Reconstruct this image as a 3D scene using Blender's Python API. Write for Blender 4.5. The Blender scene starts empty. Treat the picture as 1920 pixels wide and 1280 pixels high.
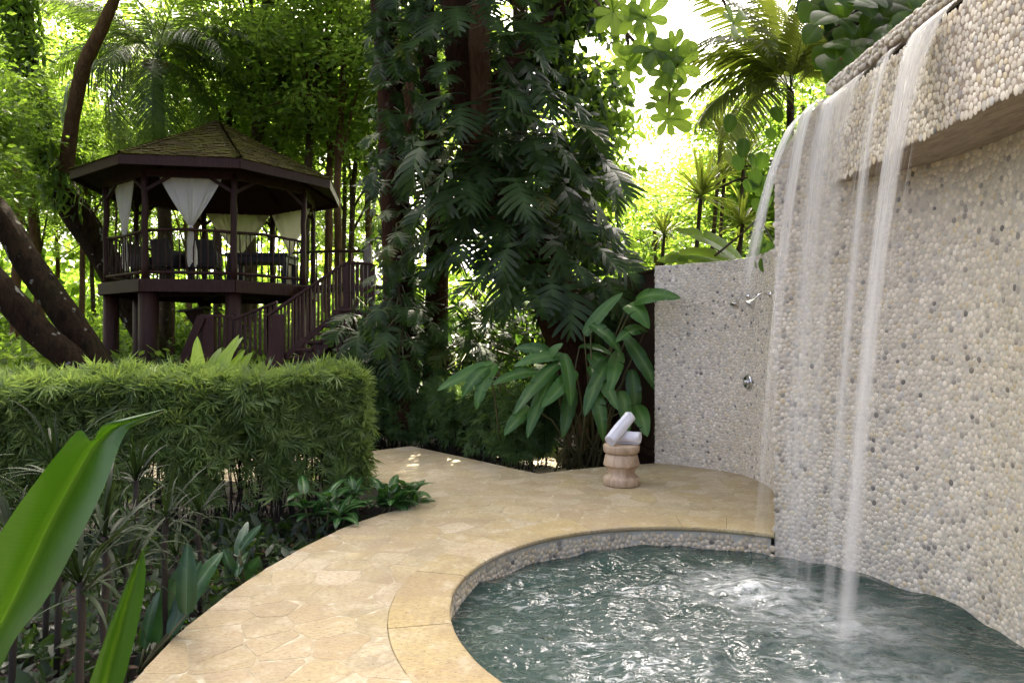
import bpy, math, random
import numpy as np
from mathutils import Vector, Matrix

rng = np.random.default_rng(11)
random.seed(11)
SC = bpy.context.scene
COL = SC.collection
R = math.radians

# ------------------------------------------------------------------ camera, sky, sun, exposure
EYE = 1.59
FPX = 1280.0
cam_d = bpy.data.cameras.new('camera')
cam = bpy.data.objects.new('camera', cam_d)
COL.objects.link(cam)
cam.location = (0, 0, EYE)
cam.rotation_euler = (R(90), 0, 0)
cam_d.sensor_width = 36
cam_d.lens = 24
cam_d.clip_start = 0.05
cam_d.clip_end = 500
SC.camera = cam

SUN_AZ, SUN_EL = -5.0, 51.0
world = bpy.data.worlds.new('World')
SC.world = world
world.use_nodes = True
wn = world.node_tree
sky = wn.nodes.new('ShaderNodeTexSky')
sky.sky_type = 'NISHITA'
sky.sun_disc = False
sky.sun_elevation = R(SUN_EL)
sky.sun_rotation = R(SUN_AZ)
sky.air_density = 0.22
sky.dust_density = 8.0
sky.ozone_density = 0.0
bg = wn.nodes['Background']
wn.links.new(sky.outputs[0], bg.inputs[0])
bg.inputs[1].default_value = 0.15

sd = bpy.data.lights.new('sun', 'SUN')
sd.energy = 4.6
sd.angle = R(0.6)
sd.color = (1.0, 0.90, 0.72)
sun = bpy.data.objects.new('sun', sd)
COL.objects.link(sun)
SV = Vector((math.sin(R(SUN_AZ)) * math.cos(R(SUN_EL)), math.cos(R(SUN_AZ)) * math.cos(R(SUN_EL)), math.sin(R(SUN_EL))))
sun.rotation_euler = (-SV).to_track_quat('-Z', 'Y').to_euler()
sun.location = SV * 60

vs = SC.view_settings
vs.view_transform = 'Standard'
vs.look = 'None'
vs.gamma = 1.0
vs.exposure = 3.25
cy = SC.cycles
cy.use_denoising = True
cy.max_bounces = 7
cy.diffuse_bounces = 4
cy.glossy_bounces = 3
cy.transmission_bounces = 5
cy.transparent_max_bounces = 48
cy.caustics_reflective = False
cy.caustics_refractive = False
cy.sample_clamp_indirect = 8


def W(px, py, Y):
    """world point seen at a photo pixel at distance Y in front of the camera"""
    return Vector(((px - 960) / FPX * Y, Y, EYE - (py - 640) / FPX * Y))


# ------------------------------------------------------------------ helpers
def nd(nt, typ, ins=None, **props):
    n = nt.nodes.new(typ)
    for k, v in props.items():
        setattr(n, k, v)
    for k, v in (ins or {}).items():
        if isinstance(v, bpy.types.NodeSocket):
            nt.links.new(v, n.inputs[k])
        else:
            n.inputs[k].default_value = v
    return n


def ramp(nt, fac, stops):
    n = nt.nodes.new('ShaderNodeValToRGB')
    el = n.color_ramp.elements
    while len(el) < len(stops):
        el.new(0.5)
    for e, (p, c) in zip(el, stops):
        e.position = p
        e.color = (c[0], c[1], c[2], 1) if len(c) == 3 else c
    nt.links.new(fac, n.inputs[0])
    return n.outputs[0]


def new_mat(name):
    m = bpy.data.materials.new(name)
    m.use_nodes = True
    nt = m.node_tree
    p = nt.nodes['Principled BSDF']
    return m, nt, p


def c3(a):
    return (a[0], a[1], a[2], 1)


def mixc(nt, f, a, b, mode='MIX'):
    n = nt.nodes.new('ShaderNodeMix')
    n.data_type = 'RGBA'
    n.blend_type = mode
    for i, v in ((0, f), (6, a), (7, b)):
        if isinstance(v, bpy.types.NodeSocket):
            nt.links.new(v, n.inputs[i])
        else:
            n.inputs[i].default_value = v if i == 0 else c3(v)
    return n.outputs[2]


def mathn(nt, op, a, b=0.5):
    n = nt.nodes.new('ShaderNodeMath')
    n.operation = op
    for i, v in ((0, a), (1, b)):
        if isinstance(v, bpy.types.NodeSocket):
            nt.links.new(v, n.inputs[i])
        else:
            n.inputs[i].default_value = v
    return n.outputs[0]


def noise(nt, scale, detail=4, rough=0.55, vec=None, dist=0.0):
    ins = {'Scale': scale, 'Detail': detail, 'Roughness': rough, 'Distortion': dist}
    if vec is not None:
        ins['Vector'] = vec
    return nd(nt, 'ShaderNodeTexNoise', ins).outputs[0]


def objco(nt, scale=(1, 1, 1)):
    tc = nt.nodes.new('ShaderNodeTexCoord')
    mp = nt.nodes.new('ShaderNodeMapping')
    mp.inputs['Scale'].default_value = scale
    nt.links.new(tc.outputs['Object'], mp.inputs['Vector'])
    return mp.outputs[0]


def geoco(nt, scale=(1, 1, 1)):
    tc = nt.nodes.new('ShaderNodeNewGeometry')
    mp = nt.nodes.new('ShaderNodeMapping')
    mp.inputs['Scale'].default_value = scale
    nt.links.new(tc.outputs['Position'], mp.inputs['Vector'])
    return mp.outputs[0]


def bump(nt, p, h, strength=0.4, dist=0.01):
    b = nd(nt, 'ShaderNodeBump', {'Height': h, 'Strength': strength, 'Distance': dist})
    nt.links.new(b.outputs[0], p.inputs['Normal'])
    return b


def leaf_mat(name, dark, light, trans, tamt=0.35, rough=0.45, by='attr', spec=0.4, vein=None, old=None):
    """leaf: colour varies leaf by leaf, light passes through the blade"""
    m, nt, p = new_mat(name)
    if by == 'attr':
        f = nd(nt, 'ShaderNodeAttribute', attribute_name='rnd').outputs['Fac']
    else:
        f = nd(nt, 'ShaderNodeObjectInfo').outputs['Random']
    st = [(0.0, dark), (0.85, light), (1.0, tuple(min(1, c * 1.25) for c in light))]
    if old:
        st = [(0.0, dark), (0.88, light), (0.93, light), (0.95, old)]
    col = ramp(nt, f, st)
    nz = noise(nt, 9.0, 3, vec=objco(nt))
    col = mixc(nt, mathn(nt, 'MULTIPLY', nz, 0.5), col, tuple(c * 0.55 for c in dark))
    if vein:
        a = nd(nt, 'ShaderNodeAttribute', attribute_name='rib').outputs['Fac']
        col = mixc(nt, a, col, vein)
    nt.links.new(col, p.inputs['Base Color'])
    p.inputs['Roughness'].default_value = rough
    p.inputs['Specular IOR Level'].default_value = spec
    tcol = mixc(nt, f, trans, tuple(min(1, c * 1.35) for c in trans))
    tr = nd(nt, 'ShaderNodeBsdfTranslucent', {'Color': tcol})
    mx = nd(nt, 'ShaderNodeMixShader', {0: tamt})
    nt.links.new(p.outputs[0], mx.inputs[1])
    nt.links.new(tr.outputs[0], mx.inputs[2])
    nt.links.new(mx.outputs[0], nt.nodes['Material Output'].inputs[0])
    return m


def mk_mesh(name, V, F, mat=None, smooth=True, attrs=None):
    me = bpy.data.meshes.new(name)
    V = np.asarray(V, dtype=np.float32).reshape(-1, 3)
    if isinstance(F, np.ndarray):
        F = [F]
    if len(F) and isinstance(F[0], np.ndarray):
        F = [f for f in F if len(f)]
        me.vertices.add(len(V))
        me.vertices.foreach_set('co', V.ravel())
        loops = np.concatenate([f.ravel() for f in F]).astype(np.int32)
        tot = np.concatenate([np.full(len(f), f.shape[1]) for f in F]).astype(np.int32)
        st = np.concatenate([[0], np.cumsum(tot)[:-1]]).astype(np.int32)
        me.loops.add(len(loops))
        me.loops.foreach_set('vertex_index', loops)
        me.polygons.add(len(tot))
        me.polygons.foreach_set('loop_start', st)
        me.polygons.foreach_set('loop_total', tot)
        me.update(calc_edges=True)
    else:
        me.from_pydata(V.tolist(), [], [list(f) for f in F])
        me.update()
    me.polygons.foreach_set('use_smooth', np.full(len(me.polygons), smooth, dtype=bool))
    for k, a in (attrs or {}).items():
        a = np.asarray(a, dtype=np.float32)
        if a.ndim == 1:
            at = me.attributes.new(k, 'FLOAT', 'POINT')
            at.data.foreach_set('value', a)
        else:
            at = me.attributes.new(k, 'FLOAT_COLOR', 'POINT')
            at.data.foreach_set('color', np.c_[a, np.ones(len(a))].astype(np.float32).ravel())
    if mat:
        me.materials.append(mat)
    return me


def link(name, me, parent=None, loc=None, kind=None):
    o = bpy.data.objects.new(name, me)
    COL.objects.link(o)
    if parent:
        o.parent = parent
    if loc is not None:
        o.location = loc
    if kind:
        o['kind'] = kind
    return o


def mobj(name, V, F, mat, parent=None, smooth=True, attrs=None, kind=None):
    return link(name, mk_mesh(name, V, F, mat, smooth, attrs), parent, None, kind)


def tag(o, label, cat, group=None, kind=None):
    o['label'] = label
    o['category'] = cat
    if group:
        o['group'] = group
    if kind:
        o['kind'] = kind
    return o


def thing(name, label, cat, loc=(0, 0, 0), group=None):
    o = bpy.data.objects.new(name, None)
    COL.objects.link(o)
    o.location = loc
    o.empty_display_size = 0.2
    return tag(o, label, cat, group)


class MB:
    """collects shapes that belong to ONE part"""
    def __init__(s):
        s.v = []
        s.f = []

    def add(s, V, F):
        b = len(s.v)
        s.v += [tuple(x) for x in V]
        s.f += [[i + b for i in f] for f in F]
        return s

    def box(s, c, size, rz=0.0, M=None):
        hx, hy, hz = size[0] / 2, size[1] / 2, size[2] / 2
        P = [Vector((x, y, z)) for x in (-hx, hx) for y in (-hy, hy) for z in (-hz, hz)]
        if M is None:
            M = Matrix.Rotation(rz, 3, 'Z')
        P = [M @ p + Vector(c) for p in P]
        return s.add(P, [(0, 1, 3, 2), (4, 6, 7, 5), (0, 4, 5, 1), (2, 3, 7, 6), (0, 2, 6, 4), (1, 5, 7, 3)])

    def beam(s, a, b, w, h, up=(0, 0, 1)):
        """bar of section w x h from a to b"""
        a, b = Vector(a), Vector(b)
        d = b - a
        L = d.length
        y = d.normalized()
        x = y.cross(Vector(up)).normalized()
        z = x.cross(y)
        M = Matrix((x, y, z)).transposed()
        return s.box((a + b) / 2, (w, L, h), M=M)

    def tube(s, pts, rad, n=8, cap=True, jit=0.0):
        pts = [Vector(p) for p in pts]
        if not hasattr(rad, '__len__'):
            rad = [rad] * len(pts)
        V, F = [], []
        t0 = (pts[1] - pts[0]).normalized()
        ref = Vector((1, 0, 0)) if abs(t0.x) < 0.8 else Vector((0, 1, 0))
        x = t0.cross(ref).normalized()
        for i, p in enumerate(pts):
            t = (pts[min(i + 1, len(pts) - 1)] - pts[max(i - 1, 0)]).normalized()
            x = (x - t * x.dot(t)).normalized()
            y = t.cross(x)
            for k in range(n):
                a = 2 * math.pi * k / n
                r = rad[i] * (1 + (random.uniform(-jit, jit) if jit else 0))
                V.append(p + (x * math.cos(a) + y * math.sin(a)) * r)
        for i in range(len(pts) - 1):
            for k in range(n):
                k2 = (k + 1) % n
                F.append((i * n + k, i * n + k2, (i + 1) * n + k2, (i + 1) * n + k))
        if cap:
            F.append(tuple(range(n - 1, -1, -1)))
            F.append(tuple(range((len(pts) - 1) * n, len(pts) * n)))
        return s.add(V, F)

    def lathe(s, prof, c=(0, 0, 0), n=32, M=None):
        V, F = [], []
        c = Vector(c)
        for r, z in prof:
            for k in range(n):
                a = 2 * math.pi * k / n
                p = Vector((r * math.cos(a), r * math.sin(a), z))
                V.append((M @ p if M else p) + c)
        for i in range(len(prof) - 1):
            for k in range(n):
                k2 = (k + 1) % n
                F.append((i * n + k, i * n + k2, (i + 1) * n + k2, (i + 1) * n + k))
        F.append(tuple(range(n - 1, -1, -1)))
        F.append(tuple(range((len(prof) - 1) * n, len(prof) * n)))
        return s.add(V, F)

    def prism(s, poly, z0, z1):
        n = len(poly)
        V = [(p[0], p[1], z0) for p in poly] + [(p[0], p[1], z1) for p in poly]
        F = [tuple(range(n - 1, -1, -1)), tuple(range(n, 2 * n))]
        F += [(k, (k + 1) % n, n + (k + 1) % n, n + k) for k in range(n)]
        return s.add(V, F)

    def mesh(s, name, mat, smooth=False):
        return mk_mesh(name, s.v, s.f, mat, smooth)

    def obj(s, name, mat, parent=None, smooth=False, bevel=0.0, kind=None):
        o = link(name, s.mesh(name, mat, smooth), parent, None, kind)
        if bevel:
            b = o.modifiers.new('bevel', 'BEVEL')
            b.width = bevel
            b.segments = 2
            b.limit_method = 'ANGLE'
        return o


def spline(pts, n):
    """Catmull-Rom through points, n samples"""
    P = [np.array(p, float) for p in pts]
    P = [2 * P[0] - P[1]] + P + [2 * P[-1] - P[-2]]
    out = []
    m = len(P) - 3
    for k in range(n):
        t = k / (n - 1) * m
        i = min(int(t), m - 1)
        u = t - i
        p0, p1, p2, p3 = P[i:i + 4]
        out.append(0.5 * ((2 * p1) + (p2 - p0) * u + (2 * p0 - 5 * p1 + 4 * p2 - p3) * u * u + (3 * p1 - p0 - 3 * p2 + p3) * u ** 3))
    return out


def unit(a):
    return a / np.maximum(np.linalg.norm(a, axis=-1, keepdims=True), 1e-9)


def scatter(tpl, pos, dirs, nors, scale):
    """copies of a leaf template as arrays; returns V, [F...], per-vertex random"""
    tv, tf = tpl
    tv = np.asarray(tv, float)
    N = len(pos)
    y = unit(np.asarray(dirs, float))
    x = unit(np.cross(y, np.asarray(nors, float)))
    z = np.cross(x, y)
    s = np.broadcast_to(np.asarray(scale, float).reshape(-1, 1, 1), (N, 1, 1))
    V = pos[:, None, :] + s * (tv[None, :, 0:1] * x[:, None] + tv[None, :, 1:2] * y[:, None] + tv[None, :, 2:3] * z[:, None])
    off = (np.arange(N) * len(tv))[:, None, None]
    F = [(np.asarray(f)[None] + off).reshape(-1, len(f[0])) for f in tf]
    rnd = np.repeat(rng.random(N), len(tv))
    return V.reshape(-1, 3), F, rnd


def rand_dir(n):
    return unit(rng.normal(size=(n, 3)))


# ------------------------------------------------------------------ leaf templates (tip along +Y, face +Z)
def tpl_diamond(w=0.2, fold=0.05):
    return [(0, 0, 0), (-w, 0.42, fold), (w, 0.42, fold), (0, 1, -0.06)], [[(0, 3, 1), (0, 2, 3)]]


def tpl_leaf(w=0.22, fold=0.05, droop=0.12):
    V = [(0, 0, 0), (-w * .8, .28, fold), (0, .3, 0), (w * .8, .28, fold), (-w * .85, .62, fold - droop * .4), (0, .64, -droop * .4), (w * .85, .62, fold - droop * .4), (0, 1, -droop)]
    Q = [(0, 3, 2, 1), (1, 2, 5, 4), (2, 3, 6, 5)]
    T = [(4, 5, 7), (5, 6, 7)]
    return V, [Q, T]


def tpl_fan(n=9, spread=150, w=0.045, lmin=.6):
    V, T = [], []
    for k in range(n):
        a = R(-spread / 2 + spread * k / (n - 1) + random.uniform(-7, 7))
        L = random.uniform(lmin, 1)
        d = np.array((math.sin(a), math.cos(a), random.uniform(-.35, .15)))
        x = np.array((math.cos(a), -math.sin(a), 0)) * w
        b = len(V)
        V += [tuple(d * 0.03), tuple(d * L * .45 - x), tuple(d * L * .45 + x), tuple(d * L - np.array((0, 0, .12 * L)))]
        T += [(b, b + 3, b + 1), (b, b + 2, b + 3)]
    return V, [T]


def strap_mesh(L, w, curve, nseg=6, fold=0.25):
    """strap leaf as grid rows of three points; curve = total bend in radians"""
    V, Q = [], []
    p = np.array((0., 0., 0.))
    for i in range(nseg + 1):
        t = i / nseg
        a = -curve * t * t
        ww = w * (0.55 + 1.2 * t * (1 - t) * 1.6) * (1 - t ** 3.0) + 0.0008
        up = np.array((0, math.sin(-a), math.cos(a)))
        V += [tuple(p + np.array((-ww, 0, 0)) + up * ww * fold), tuple(p), tuple(p + np.array((ww, 0, 0)) + up * ww * fold)]
        if i < nseg:
            p = p + np.array((0, math.cos(a), math.sin(a))) * (L / nseg)
            b = i * 3
            Q += [(b, b + 1, b + 4, b + 3), (b + 1, b + 2, b + 5, b + 4)]
    return V, [Q]


def blade_mesh(L, w, droop, splits=0, nseg=14, fold=0.25, tipsharp=1.6, seed=0, wave=0.0, pw=0.8):
    """broad paddle leaf (heliconia / banana); rib attribute marks the midrib. tip along +Y"""
    r = random.Random(seed)
    V, Q, rib = [], [], []
    cut = [set(), set()]
    for _ in range(splits):
        cut[r.randint(0, 1)].add(r.randint(2, nseg - 2))
    p = np.array((0., 0., 0.))
    rows = []
    for i in range(nseg + 1):
        t = i / nseg
        a = -droop * t ** 1.3
        ww = w * (max(0.0, math.sin(math.pi * min(1, (t * 0.93 + 0.07)) ** pw)) ** 0.62) * (1 - 0.15 * t)
        if t > 0.999:
            ww = 0.002
        up = np.array((0, math.sin(-a), math.cos(a)))
        rows.append((p.copy(), ww, up, np.array((0, math.cos(a), math.sin(a)))))
        p = p + np.array((0, math.cos(a), math.sin(a))) * (L / nseg)
    for side, sg in ((0, -1), (1, 1)):
        off = 0.0
        for i in range(nseg):
            if i in cut[side]:
                off = r.uniform(-0.06, 0.10)
            idx = []
            for j, (q, ww, up, tg) in enumerate((rows[i], rows[i + 1])):
                shrink = 0.93 if (j == 1 and (i + 1) in cut[side]) or (j == 0 and i in cut[side]) else 1.0
                for u in (0.0, 0.06, 0.55, 1.0):
                    z = ww * fold * (u - 0.9 * u * u) + off * u * ww * 2 + wave * ww * u * math.sin(i * 1.7 + side)
                    fwd = 0.25 * ww * u
                    V.append(tuple(q + np.array((sg * ww * u * shrink, 0, 0)) + up * z + tg * fwd))
                    rib.append(1.0 if u < 0.02 else (0.55 if u < 0.1 else 0.0))
                    idx.append(len(V) - 1)
            for u in range(3):
                a, b, c, d = idx[u], idx[u + 1], idx[4 + u + 1], idx[4 + u]
                Q.append((a, b, c, d) if sg > 0 else (d, c, b, a))
    return V, [Q], rib


def monstera_mesh(n=9, L=1.0, Wd=0.40, droop=0.7, seed=0):
    """split-leaf: solid heart of the blade, long free fingers each side"""
    r = random.Random(seed)
    V, Q, T, rib = [], [], [], []

    def mid(t):
        a = -droop * t
        return np.array((0, L * (math.sin(-a) / max(1e-6, -a) if a else 1) * t, -L * t * t * droop * 0.42))
    for sg in (-1, 1):
        for i in range(n):
            t0, t1 = i / n, (i + 0.97) / n
            tc = (t0 + t1) / 2
            wd = Wd * (0.78 + 0.5 * math.sin(math.pi * min(1, tc * 1.05))) * (1.0 if tc < .6 else 1 - (tc - .6) * 1.5) * r.uniform(.85, 1.08)
            ang = R(18 + 48 * tc + r.uniform(-4, 4)) if tc > 0.12 else R(-15)
            d = np.array((sg * math.cos(ang), math.sin(ang), 0))
            dz = -0.25 * wd * r.uniform(.6, 1.5)
            m0, m1 = mid(t0), mid(t1)
            inner = 0.50
            th = (t1 - t0) * L * 0.5
            lens = (0, inner, .80, 1.0)
            fw = (1.0, 1.0, .86, .30)
            ids = []
            for u, k in zip(lens, fw):
                c = (m0 + m1) / 2 + d * wd * u + np.array((0, 0, dz * u * u + .10 * wd * u))
                half = (m1 - m0) / 2 * k
                V += [tuple(c - half), tuple(c + half)]
                rib += [1.0 if u == 0 else 0.0] * 2
                ids += [len(V) - 2, len(V) - 1]
            for k in range(3):
                a, b, c_, d_ = ids[2 * k], ids[2 * k + 1], ids[2 * k + 3], ids[2 * k + 2]
                Q.append((a, d_, c_, b) if sg > 0 else (a, b, c_, d_))
    return V, [Q], rib


def lmesh(name, t, mat, attrs=None):
    V, F = t[0], t[1]
    at = dict(attrs or {})
    if len(t) > 2:
        at['rib'] = t[2]
    return mk_mesh(name, V, [np.array(f) for f in F], mat, True, at)


def place(me, name, parent, pos, d, n, s):
    """one leaf object: base at pos, tip towards d, face towards n"""
    d = Vector(d).normalized()
    x = d.cross(Vector(n))
    if x.length < 1e-4:
        x = d.cross(Vector((1, 0.3, 0)))
    x.normalize()
    z = x.cross(d)
    M = Matrix((x, d, z)).transposed().to_4x4()
    M = Matrix.Translation(Vector(pos)) @ M @ Matrix.Diagonal((s, s, s, 1))
    o = bpy.data.objects.new(name, me)
    COL.objects.link(o)
    o.parent = parent
    o.matrix_basis = (Matrix.Translation(parent.location).inverted() @ M) if parent else M
    return o


# ------------------------------------------------------------------ materials
def m_pebble():
    m, nt, p = new_mat('river pebble')
    a = nd(nt, 'ShaderNodeAttribute', attribute_name='pcol').outputs['Color']
    nz = noise(nt, 55, 4, vec=geoco(nt))
    col = mixc(nt, mathn(nt, 'MULTIPLY', nz, .35), a, (.32, .29, .25))
    st = noise(nt, 1.3, 4, .6, geoco(nt, (1, 1, .35)))
    col = mixc(nt, ramp(nt, st, [(.52, (0, 0, 0)), (.72, (.45, .45, .45))]), col, (.44, .36, .20))
    nt.links.new(col, p.inputs['Base Color'])
    p.inputs['Roughness'].default_value = .42
    bump(nt, p, noise(nt, 160, 3, vec=geoco(nt)), .12, .004)
    return m


def m_grout():
    m, nt, p = new_mat('sandy grout')
    col = ramp(nt, noise(nt, 14, 5, vec=geoco(nt)), [(.3, (.46, .43, .35)), (.7, (.60, .57, .48))])
    nt.links.new(col, p.inputs['Base Color'])
    p.inputs['Roughness'].default_value = .8
    bump(nt, p, noise(nt, 120, 4, vec=geoco(nt)), .5, .004)
    return m


def m_soffit():
    m, nt, p = new_mat('rough cement soffit')
    v = geoco(nt, (9, 2.2, 9))
    col = ramp(nt, noise(nt, 3, 6, .7, v), [(.3, (.27, .21, .15)), (.55, (.44, .36, .27)), (.75, (.56, .48, .38))])
    nt.links.new(col, p.inputs['Base Color'])
    p.inputs['Roughness'].default_value = .8
    bump(nt, p, noise(nt, 6, 6, .7, v), .9, .03)
    return m


def m_stone(name, lo, hi, amber, seed):
    m, nt, p = new_mat(name)
    oi = nd(nt, 'ShaderNodeObjectInfo').outputs['Random']
    g = geoco(nt)
    col = ramp(nt, noise(nt, 3.2, 6, .62, g, .6), [(.25, lo), (.5, tuple((a + b) / 2 for a, b in zip(lo, hi))), (.75, hi)])
    wn_ = nd(nt, 'ShaderNodeTexWhiteNoise', {'W': oi}, noise_dimensions='1D').outputs[1]
    sp_ = nd(nt, 'ShaderNodeSeparateColor', {0: wn_})
    col = mixc(nt, mathn(nt, 'MULTIPLY', sp_.outputs[0], .6), col, amber)
    col = mixc(nt, ramp(nt, sp_.outputs[1], [(.55, (0, 0, 0)), (1, (.55, .55, .55))]), col, (.30, .225, .14))
    col = mixc(nt, ramp(nt, sp_.outputs[2], [(.6, (0, 0, 0)), (1, (.6, .6, .6))]), col, (.58, .51, .39))
    vn = noise(nt, 2.4, 5, .65, geoco(nt, (.8, 2.6, 1)), 1.5)
    col = mixc(nt, ramp(nt, vn, [(.46, (0, 0, 0)), (.54, (.40, .40, .40)), (.62, (0, 0, 0))]), col, amber)
    big = noise(nt, .9, 4, .6, g)
    col = mixc(nt, ramp(nt, big, [(.45, (0, 0, 0)), (.68, (.65, .65, .65))]), col, (.33, .25, .15))
    fine = noise(nt, 30, 5, .7, geoco(nt, (1, 2.2, 1)))
    col = mixc(nt, ramp(nt, fine, [(.35, (.75, .75, .75)), (.54, (0, 0, 0))]), col, (.22, .16, .09))
    pit = noise(nt, 75, 2, .5, g)
    pf = ramp(nt, pit, [(.27, (.8, .8, .8)), (.36, (0, 0, 0))])
    col = mixc(nt, pf, col, (.10, .06, .03))
    pale = noise(nt, 5.5, 5, .7, g)
    col = mixc(nt, ramp(nt, pale, [(.54, (0, 0, 0)), (.68, (.5, .5, .5))]), col, (.52, .455, .34))
    nt.links.new(col, p.inputs['Base Color'])
    p.inputs['Roughness'].default_value = .62
    h = mathn(nt, 'ADD', mathn(nt, 'MULTIPLY', noise(nt, 22, 6, .65, g), .6), pit)
    bump(nt, p, h, .35, .008)
    return m


def m_mortar():
    m, nt, p = new_mat('pale mortar')
    col = ramp(nt, noise(nt, 9, 5, .6, geoco(nt)), [(.38, (.30, .25, .155)), (.54, (.39, .335, .22)), (.68, (.54, .48, .36))])
    nt.links.new(col, p.inputs['Base Color'])
    p.inputs['Roughness'].default_value = .8
    bump(nt, p, noise(nt, 60, 5, vec=geoco(nt)), .4, .006)
    return m


def m_bark(name, dark, light, lichen=(.42, .42, .36), moss=(.025, .034, .007), lam=.10, mam=.4):
    m, nt, p = new_mat(name)
    v = geoco(nt, (5, 5, 1.6))
    n1 = noise(nt, 2.2, 7, .7, v, .5)
    col = ramp(nt, n1, [(.3, dark), (.7, light)])
    col = mixc(nt, ramp(nt, noise(nt, 1.1, 4, .6, geoco(nt)), [(.48, (0, 0, 0)), (.7, (mam, mam, mam))]), col, moss)
    col = mixc(nt, ramp(nt, noise(nt, 5.5, 2, .4, geoco(nt)), [(.66, (0, 0, 0)), (.70, (lam * 7, lam * 7, lam * 7))]), col, lichen)
    nt.links.new(col, p.inputs['Base Color'])
    p.inputs['Roughness'].default_value = .9
    p.inputs['Specular IOR Level'].default_value = .12
    bump(nt, p, noise(nt, 4.5, 8, .8, v, .6), 1.0, .10)
    return m


def m_wood(name, a, b, rough=.45, sc=(14, 14, 1.5), gray=.25):
    m, nt, p = new_mat(name)
    v = objco(nt, sc)
    col = ramp(nt, noise(nt, 2.0, 5, .65, v, .8), [(.3, a), (.7, b)])
    oi = nd(nt, 'ShaderNodeObjectInfo').outputs['Random']
    col = mixc(nt, mathn(nt, 'MULTIPLY', oi, .35), col, tuple(c * .55 for c in a))
    w = noise(nt, 1.7, 5, .7, geoco(nt))
    col = mixc(nt, ramp(nt, w, [(.52, (0, 0, 0)), (.75, (gray, gray, gray))]), col, (.17, .145, .15))
    nt.links.new(col, p.inputs['Base Color'])
    p.inputs['Roughness'].default_value = rough
    p.inputs['Specular IOR Level'].default_value = .25
    bump(nt, p, noise(nt, 5, 5, .7, v), .35, .01)
    return m


def m_plain(name, col, rough=.5, metal=0.0, bsc=0, spec=.5):
    m, nt, p = new_mat(name)
    c = mixc(nt, mathn(nt, 'MULTIPLY', noise(nt, 12, 4, vec=objco(nt)), .5), col, tuple(x * .7 for x in col))
    nt.links.new(c, p.inputs['Base Color'])
    p.inputs['Roughness'].default_value = rough
    p.inputs['Metallic'].default_value = metal
    p.inputs['Specular IOR Level'].default_value = spec
    if bsc:
        bump(nt, p, noise(nt, bsc, 3, vec=objco(nt)), .4, .004)
    return m


PEB, GROUT, SOFFIT = m_pebble(), m_grout(), m_soffit()
STONE = m_stone('travertine flagstone', (.21, .18, .105), (.51, .455, .31), (.42, .325, .15), 1)
COPE = m_stone('golden coping stone', (.23, .185, .09), (.52, .445, .26), (.44, .325, .115), 2)
MORTAR = m_mortar()
BARK = m_bark('dark mossy bark', (.006, .0035, .002), (.066, .037, .018))
BARKRED = m_bark('reddish bark', (.09, .045, .022), (.24, .135, .07), lam=.0, mam=.15)
BARKPALE = m_bark('grey brown bark', (.05, .034, .02), (.14, .095, .055), lam=.05, mam=.35)
BARKVINE = m_bark('fibrous red brown bark', (.022, .009, .005), (.10, .042, .021), lam=.03, mam=.25)
WOOD = m_wood('dark stained timber', (.022, .0080, .005), (.060, .021, .013), .6, gray=.03)
WOODRED = m_wood('red brown stained timber', (.030, .009, .006), (.070, .020, .013), .5, gray=.06)
FENCEW = m_wood('dark fence boards', (.016, .006, .004), (.038, .014, .009), .6, (20, 20, 1.2), .06)
STOOLW = None

# soil
def m_soil():
    m, nt, p = new_mat('dark soil')
    col = ramp(nt, noise(nt, 6, 7, .7, geoco(nt)), [(.3, (.006, .004, .003)), (.55, (.018, .011, .007)), (.75, (.04, .026, .016))])
    nt.links.new(col, p.inputs['Base Color'])
    p.inputs['Roughness'].default_value = .95
    bump(nt, p, noise(nt, 25, 7, .75, geoco(nt)), .9, .05)
    return m
SOIL = m_soil()

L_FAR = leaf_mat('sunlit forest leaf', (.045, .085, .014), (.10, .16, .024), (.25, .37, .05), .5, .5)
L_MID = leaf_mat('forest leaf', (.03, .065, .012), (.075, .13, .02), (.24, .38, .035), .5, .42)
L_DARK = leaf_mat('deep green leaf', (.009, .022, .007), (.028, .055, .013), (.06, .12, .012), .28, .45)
L_MON = leaf_mat('split leaf blade', (.012, .028, .008), (.036, .066, .016), (.07, .15, .015), .28, .44, 'obj', .24, (.05, .09, .025), (.10, .095, .022))
L_HEL = leaf_mat('heliconia blade', (.030, .095, .020), (.060, .155, .030), (.10, .28, .02), .3, .38, 'obj', .4, (.15, .26, .07))
L_FRONT = leaf_mat('large paddle leaf', (.018, .066, .003), (.024, .082, .005), (.06, .16, .005), .2, .36, 'obj', .35, (.28, .42, .05))
def ribs(m, f, amt, strength):
    nt = m.node_tree
    p = nt.nodes['Principled BSDF']
    a = nd(nt, 'ShaderNodeAttribute', attribute_name='tp').outputs['Fac']
    sn = mathn(nt, 'SINE', mathn(nt, 'ADD', mathn(nt, 'MULTIPLY', a, f), mathn(nt, 'MULTIPLY', noise(nt, 6, 2, .5, objco(nt)), 5.0)))
    old = p.inputs['Base Color'].links[0].from_socket
    nt.links.new(mixc(nt, mathn(nt, 'MULTIPLY', mathn(nt, 'ADD', sn, 1), amt), old, (.008, .035, .002)), p.inputs['Base Color'])
    bump(nt, p, sn, strength, .004)
ribs(L_FRONT, 19.0, .035, .05)
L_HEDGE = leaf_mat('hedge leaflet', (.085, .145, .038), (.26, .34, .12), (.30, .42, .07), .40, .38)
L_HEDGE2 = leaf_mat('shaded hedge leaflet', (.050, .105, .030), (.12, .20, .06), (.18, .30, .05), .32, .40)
L_STRAP = leaf_mat('dark strap leaf', (.006, .014, .003), (.020, .036, .009), (.03, .06, .01), .15, .55, 'obj', .18)
L_PALM = leaf_mat('palm leaflet', (.028, .055, .016), (.065, .105, .025), (.14, .22, .03), .35, .38, 'obj')
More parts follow.
